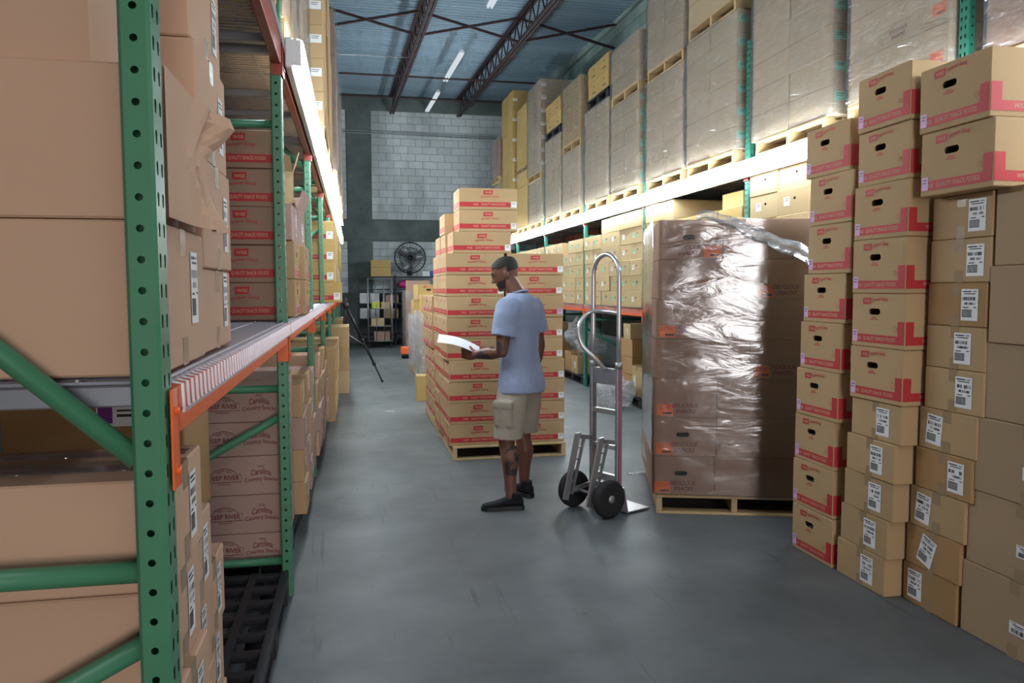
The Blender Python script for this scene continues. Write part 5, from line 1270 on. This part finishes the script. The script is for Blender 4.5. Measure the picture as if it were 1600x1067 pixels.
# t-shirt: torso, sleeves and collar as one loose skin
sm = MB()
sm.loft([ring((0.0, -.016, .785), .205, .150, 24), ring((0, -.014, .85), .202, .148, 24), ring((0, -.006, .95), .180, .132, 24), ring((0, 0, 1.06), .170, .122, 24), ring((0, .004, 1.18), .184, .126, 24), ring((0, .0, 1.28), .196, .122, 24), ring((0, -.004, 1.36), .205, .114, 24), ring((0, -.004, 1.41), .185, .100, 24), ring((0, .002, 1.445), .125, .086, 24), ring((0, .010, 1.468), .076, .072, 24)])
limb(sm, [LS + Vector((.03, 0, -.002)), LS + Vector((0, 0, -.012)), LS + Vector((-.012, .0, -.05)), LS.lerp(LE, .42) + Vector((-.004, 0, 0))], [.080, .084, .085, .081], 16)
limb(sm, [RS + Vector((-.03, 0, -.002)), RS + Vector((0, 0, -.012)), RS + Vector((.012, .0, -.05)), RS.lerp(RE, .42) + Vector((.004, 0, 0))], [.080, .084, .085, .081], 16)
sl = MB()
sl.add(sm.v, sm.f)
for A_, B_ in ((LS, LE), (RS, RE)): sl.tube([A_.lerp(B_, .30), A_.lerp(B_, .66)], [.082, .086], 16)
shirt = blob('t_shirt', sl, 0.009, 4, ['shirt'], P_)
for v in shirt.data.vertices:      # loose folds
    c = v.co; a = .0055 * noise.noise(Vector((c.x * 9 + c.z * 5, c.y * 9, c.z * 5))) + .003 * noise.noise(c * 26)
    if c.z < 1.38: v.co = c + v.normal * a
mb = MB(); cr = [(.070 * math.cos(2 * PI * k / 24), .010 + .064 * math.sin(2 * PI * k / 24), 1.466 - .022 * math.sin(2 * PI * k / 24)) for k in range(24)]
mb.tube(cr, .008, 6, closed=True); mb.build('collar', 'shirt', P_, True)
# cargo shorts
so = MB()
so.loft([ring((0, -.008, .77), .172, .128, 24), ring((0, -.008, .85), .170, .120, 24), ring((0, -.004, .92), .155, .110, 24)])
for s, H_, K_ in ((-1, LH, LK), (1, RH, RK)):
    so.loft([ring(tuple(H_ + Vector((0, -.006, .0))), .078, .112, 20), ring(tuple(H_.lerp(K_, .3) + Vector((0, -.006, 0))), .094, .116, 20), ring(tuple(H_.lerp(K_, .65) + Vector((0, -.008, 0))), .092, .106, 20), ring(tuple(H_.lerp(K_, .98) + Vector((0, -.010, 0))), .093, .104, 20)])
    c = H_.lerp(K_, .55) + Vector((s * .092, 0, 0)); so.cham(c.x - .014, c.x + .014, c.y - .07, c.y + .07, c.z - .085, c.z + .08, .01)
    so.cham(c.x - .019, c.x + .019, c.y - .075, c.y + .075, c.z + .045, c.z + .10, .008)
shorts = blob('cargo_shorts', so, 0.008, 3, ['shorts'], P_)
for v in shorts.data.vertices:
    c = v.co; v.co = c + v.normal * (.005 * noise.noise(Vector((c.x * 10, c.y * 10, c.z * 6))) + .002 * noise.noise(c * 30))
# shoes
def shoe(A_, ang):
    sh_ = MB(); Rm = Matrix.Translation(A_) @ Matrix.Rotation(ang, 4, 'Z')
    def rr_(y, w, zt, zb_=0.018, sh=0.0): return [tuple(Rm @ Vector((sh + w * math.cos(2 * PI * k / 16), y, (zb_ + (zt - zb_) / 2) + (zt - zb_) / 2 * math.sin(2 * PI * k / 16)))) for k in range(16)]
    sh_.loft([rr_(-.085, .022, .07), rr_(-.072, .034, .095), rr_(-.03, .038, .105), rr_(.02, .039, .098), rr_(.07, .042, .076), rr_(.12, .045, .060), rr_(.16, .042, .052), rr_(.19, .028, .045), rr_(.198, .012, .038)])
    sh_.tube([tuple(Rm @ Vector((0, -.025, .08))), tuple(Rm @ Vector((0, -.03, .118)))], [.044, .042], 14)
    up = blob('shoe', sh_, 0.006, 2, ['shoe'], P_)
    so_ = MB(); prof = [(-.09, .02), (-.075, .036), (-.02, .038), (.04, .040), (.10, .047), (.16, .044), (.195, .026), (.205, .010)]
    outl = [(w, y) for y, w in prof] + [(-w, y) for y, w in prof[::-1]]
    so_.loft([[tuple(Rm @ Vector((a, b, zz))) for a, b in outl] for zz in (0.002, 0.012, 0.030)])
    so_.build('sole', 'black', up)
    return up
shoe(Vector((LA.x, LA.y, 0)), math.radians(34)); shoe(Vector((RA.x, RA.y, 0)), math.radians(-22))
# sheet of paper in the left hand (a thing of its own)
pw, pl_ = 0.216, 0.30
PM = Matrix.Translation(Vector(PL)) @ Matrix.Rotation(PT, 4, 'Z')
mb = MB(); nx, ny = 6, 8
A0 = Vector((-.165, .30, 1.085)); du = Vector((.75, .45, .18)).normalized(); dv = Vector((-.50, .80, .30)).normalized(); nn = du.cross(dv).normalized()
vs = []
for j in range(ny + 1):
    for i in range(nx + 1):
        u = (i / nx - .2) * pw; v = (j / ny - .22) * pl_
        vs.append(A0 + du * u + dv * v + nn * (.02 * math.sin(PI * j / ny) - .015 * (i / nx - .5) ** 2 * 4))
top = [tuple(PM @ p) for p in vs]; bot = [tuple(PM @ (p - nn * .0012)) for p in vs]; N_ = len(vs)
fs = [(j * (nx + 1) + i, j * (nx + 1) + i + 1, (j + 1) * (nx + 1) + i + 1, (j + 1) * (nx + 1) + i) for j in range(ny) for i in range(nx)]
mb.add(top + bot, fs + [tuple(q + N_ for q in f)[::-1] for f in fs])
tag(mb.build('paper_sheet', 'white', None, True), 'white paper sheet held in the left hand of the person', 'paper')

long_ = [k for k in LABELS if len(k.split()) > 16]
if long_: print('LONG', len(long_), long_[:12])
dups = {k: v for k, v in LABELS.items() if len(v) > 1}
if dups: print('SHARED LABELS', len(dups), list(dups.items())[:6])
print('CARTONS', NC, 'OBJECTS', len(bpy.data.objects))
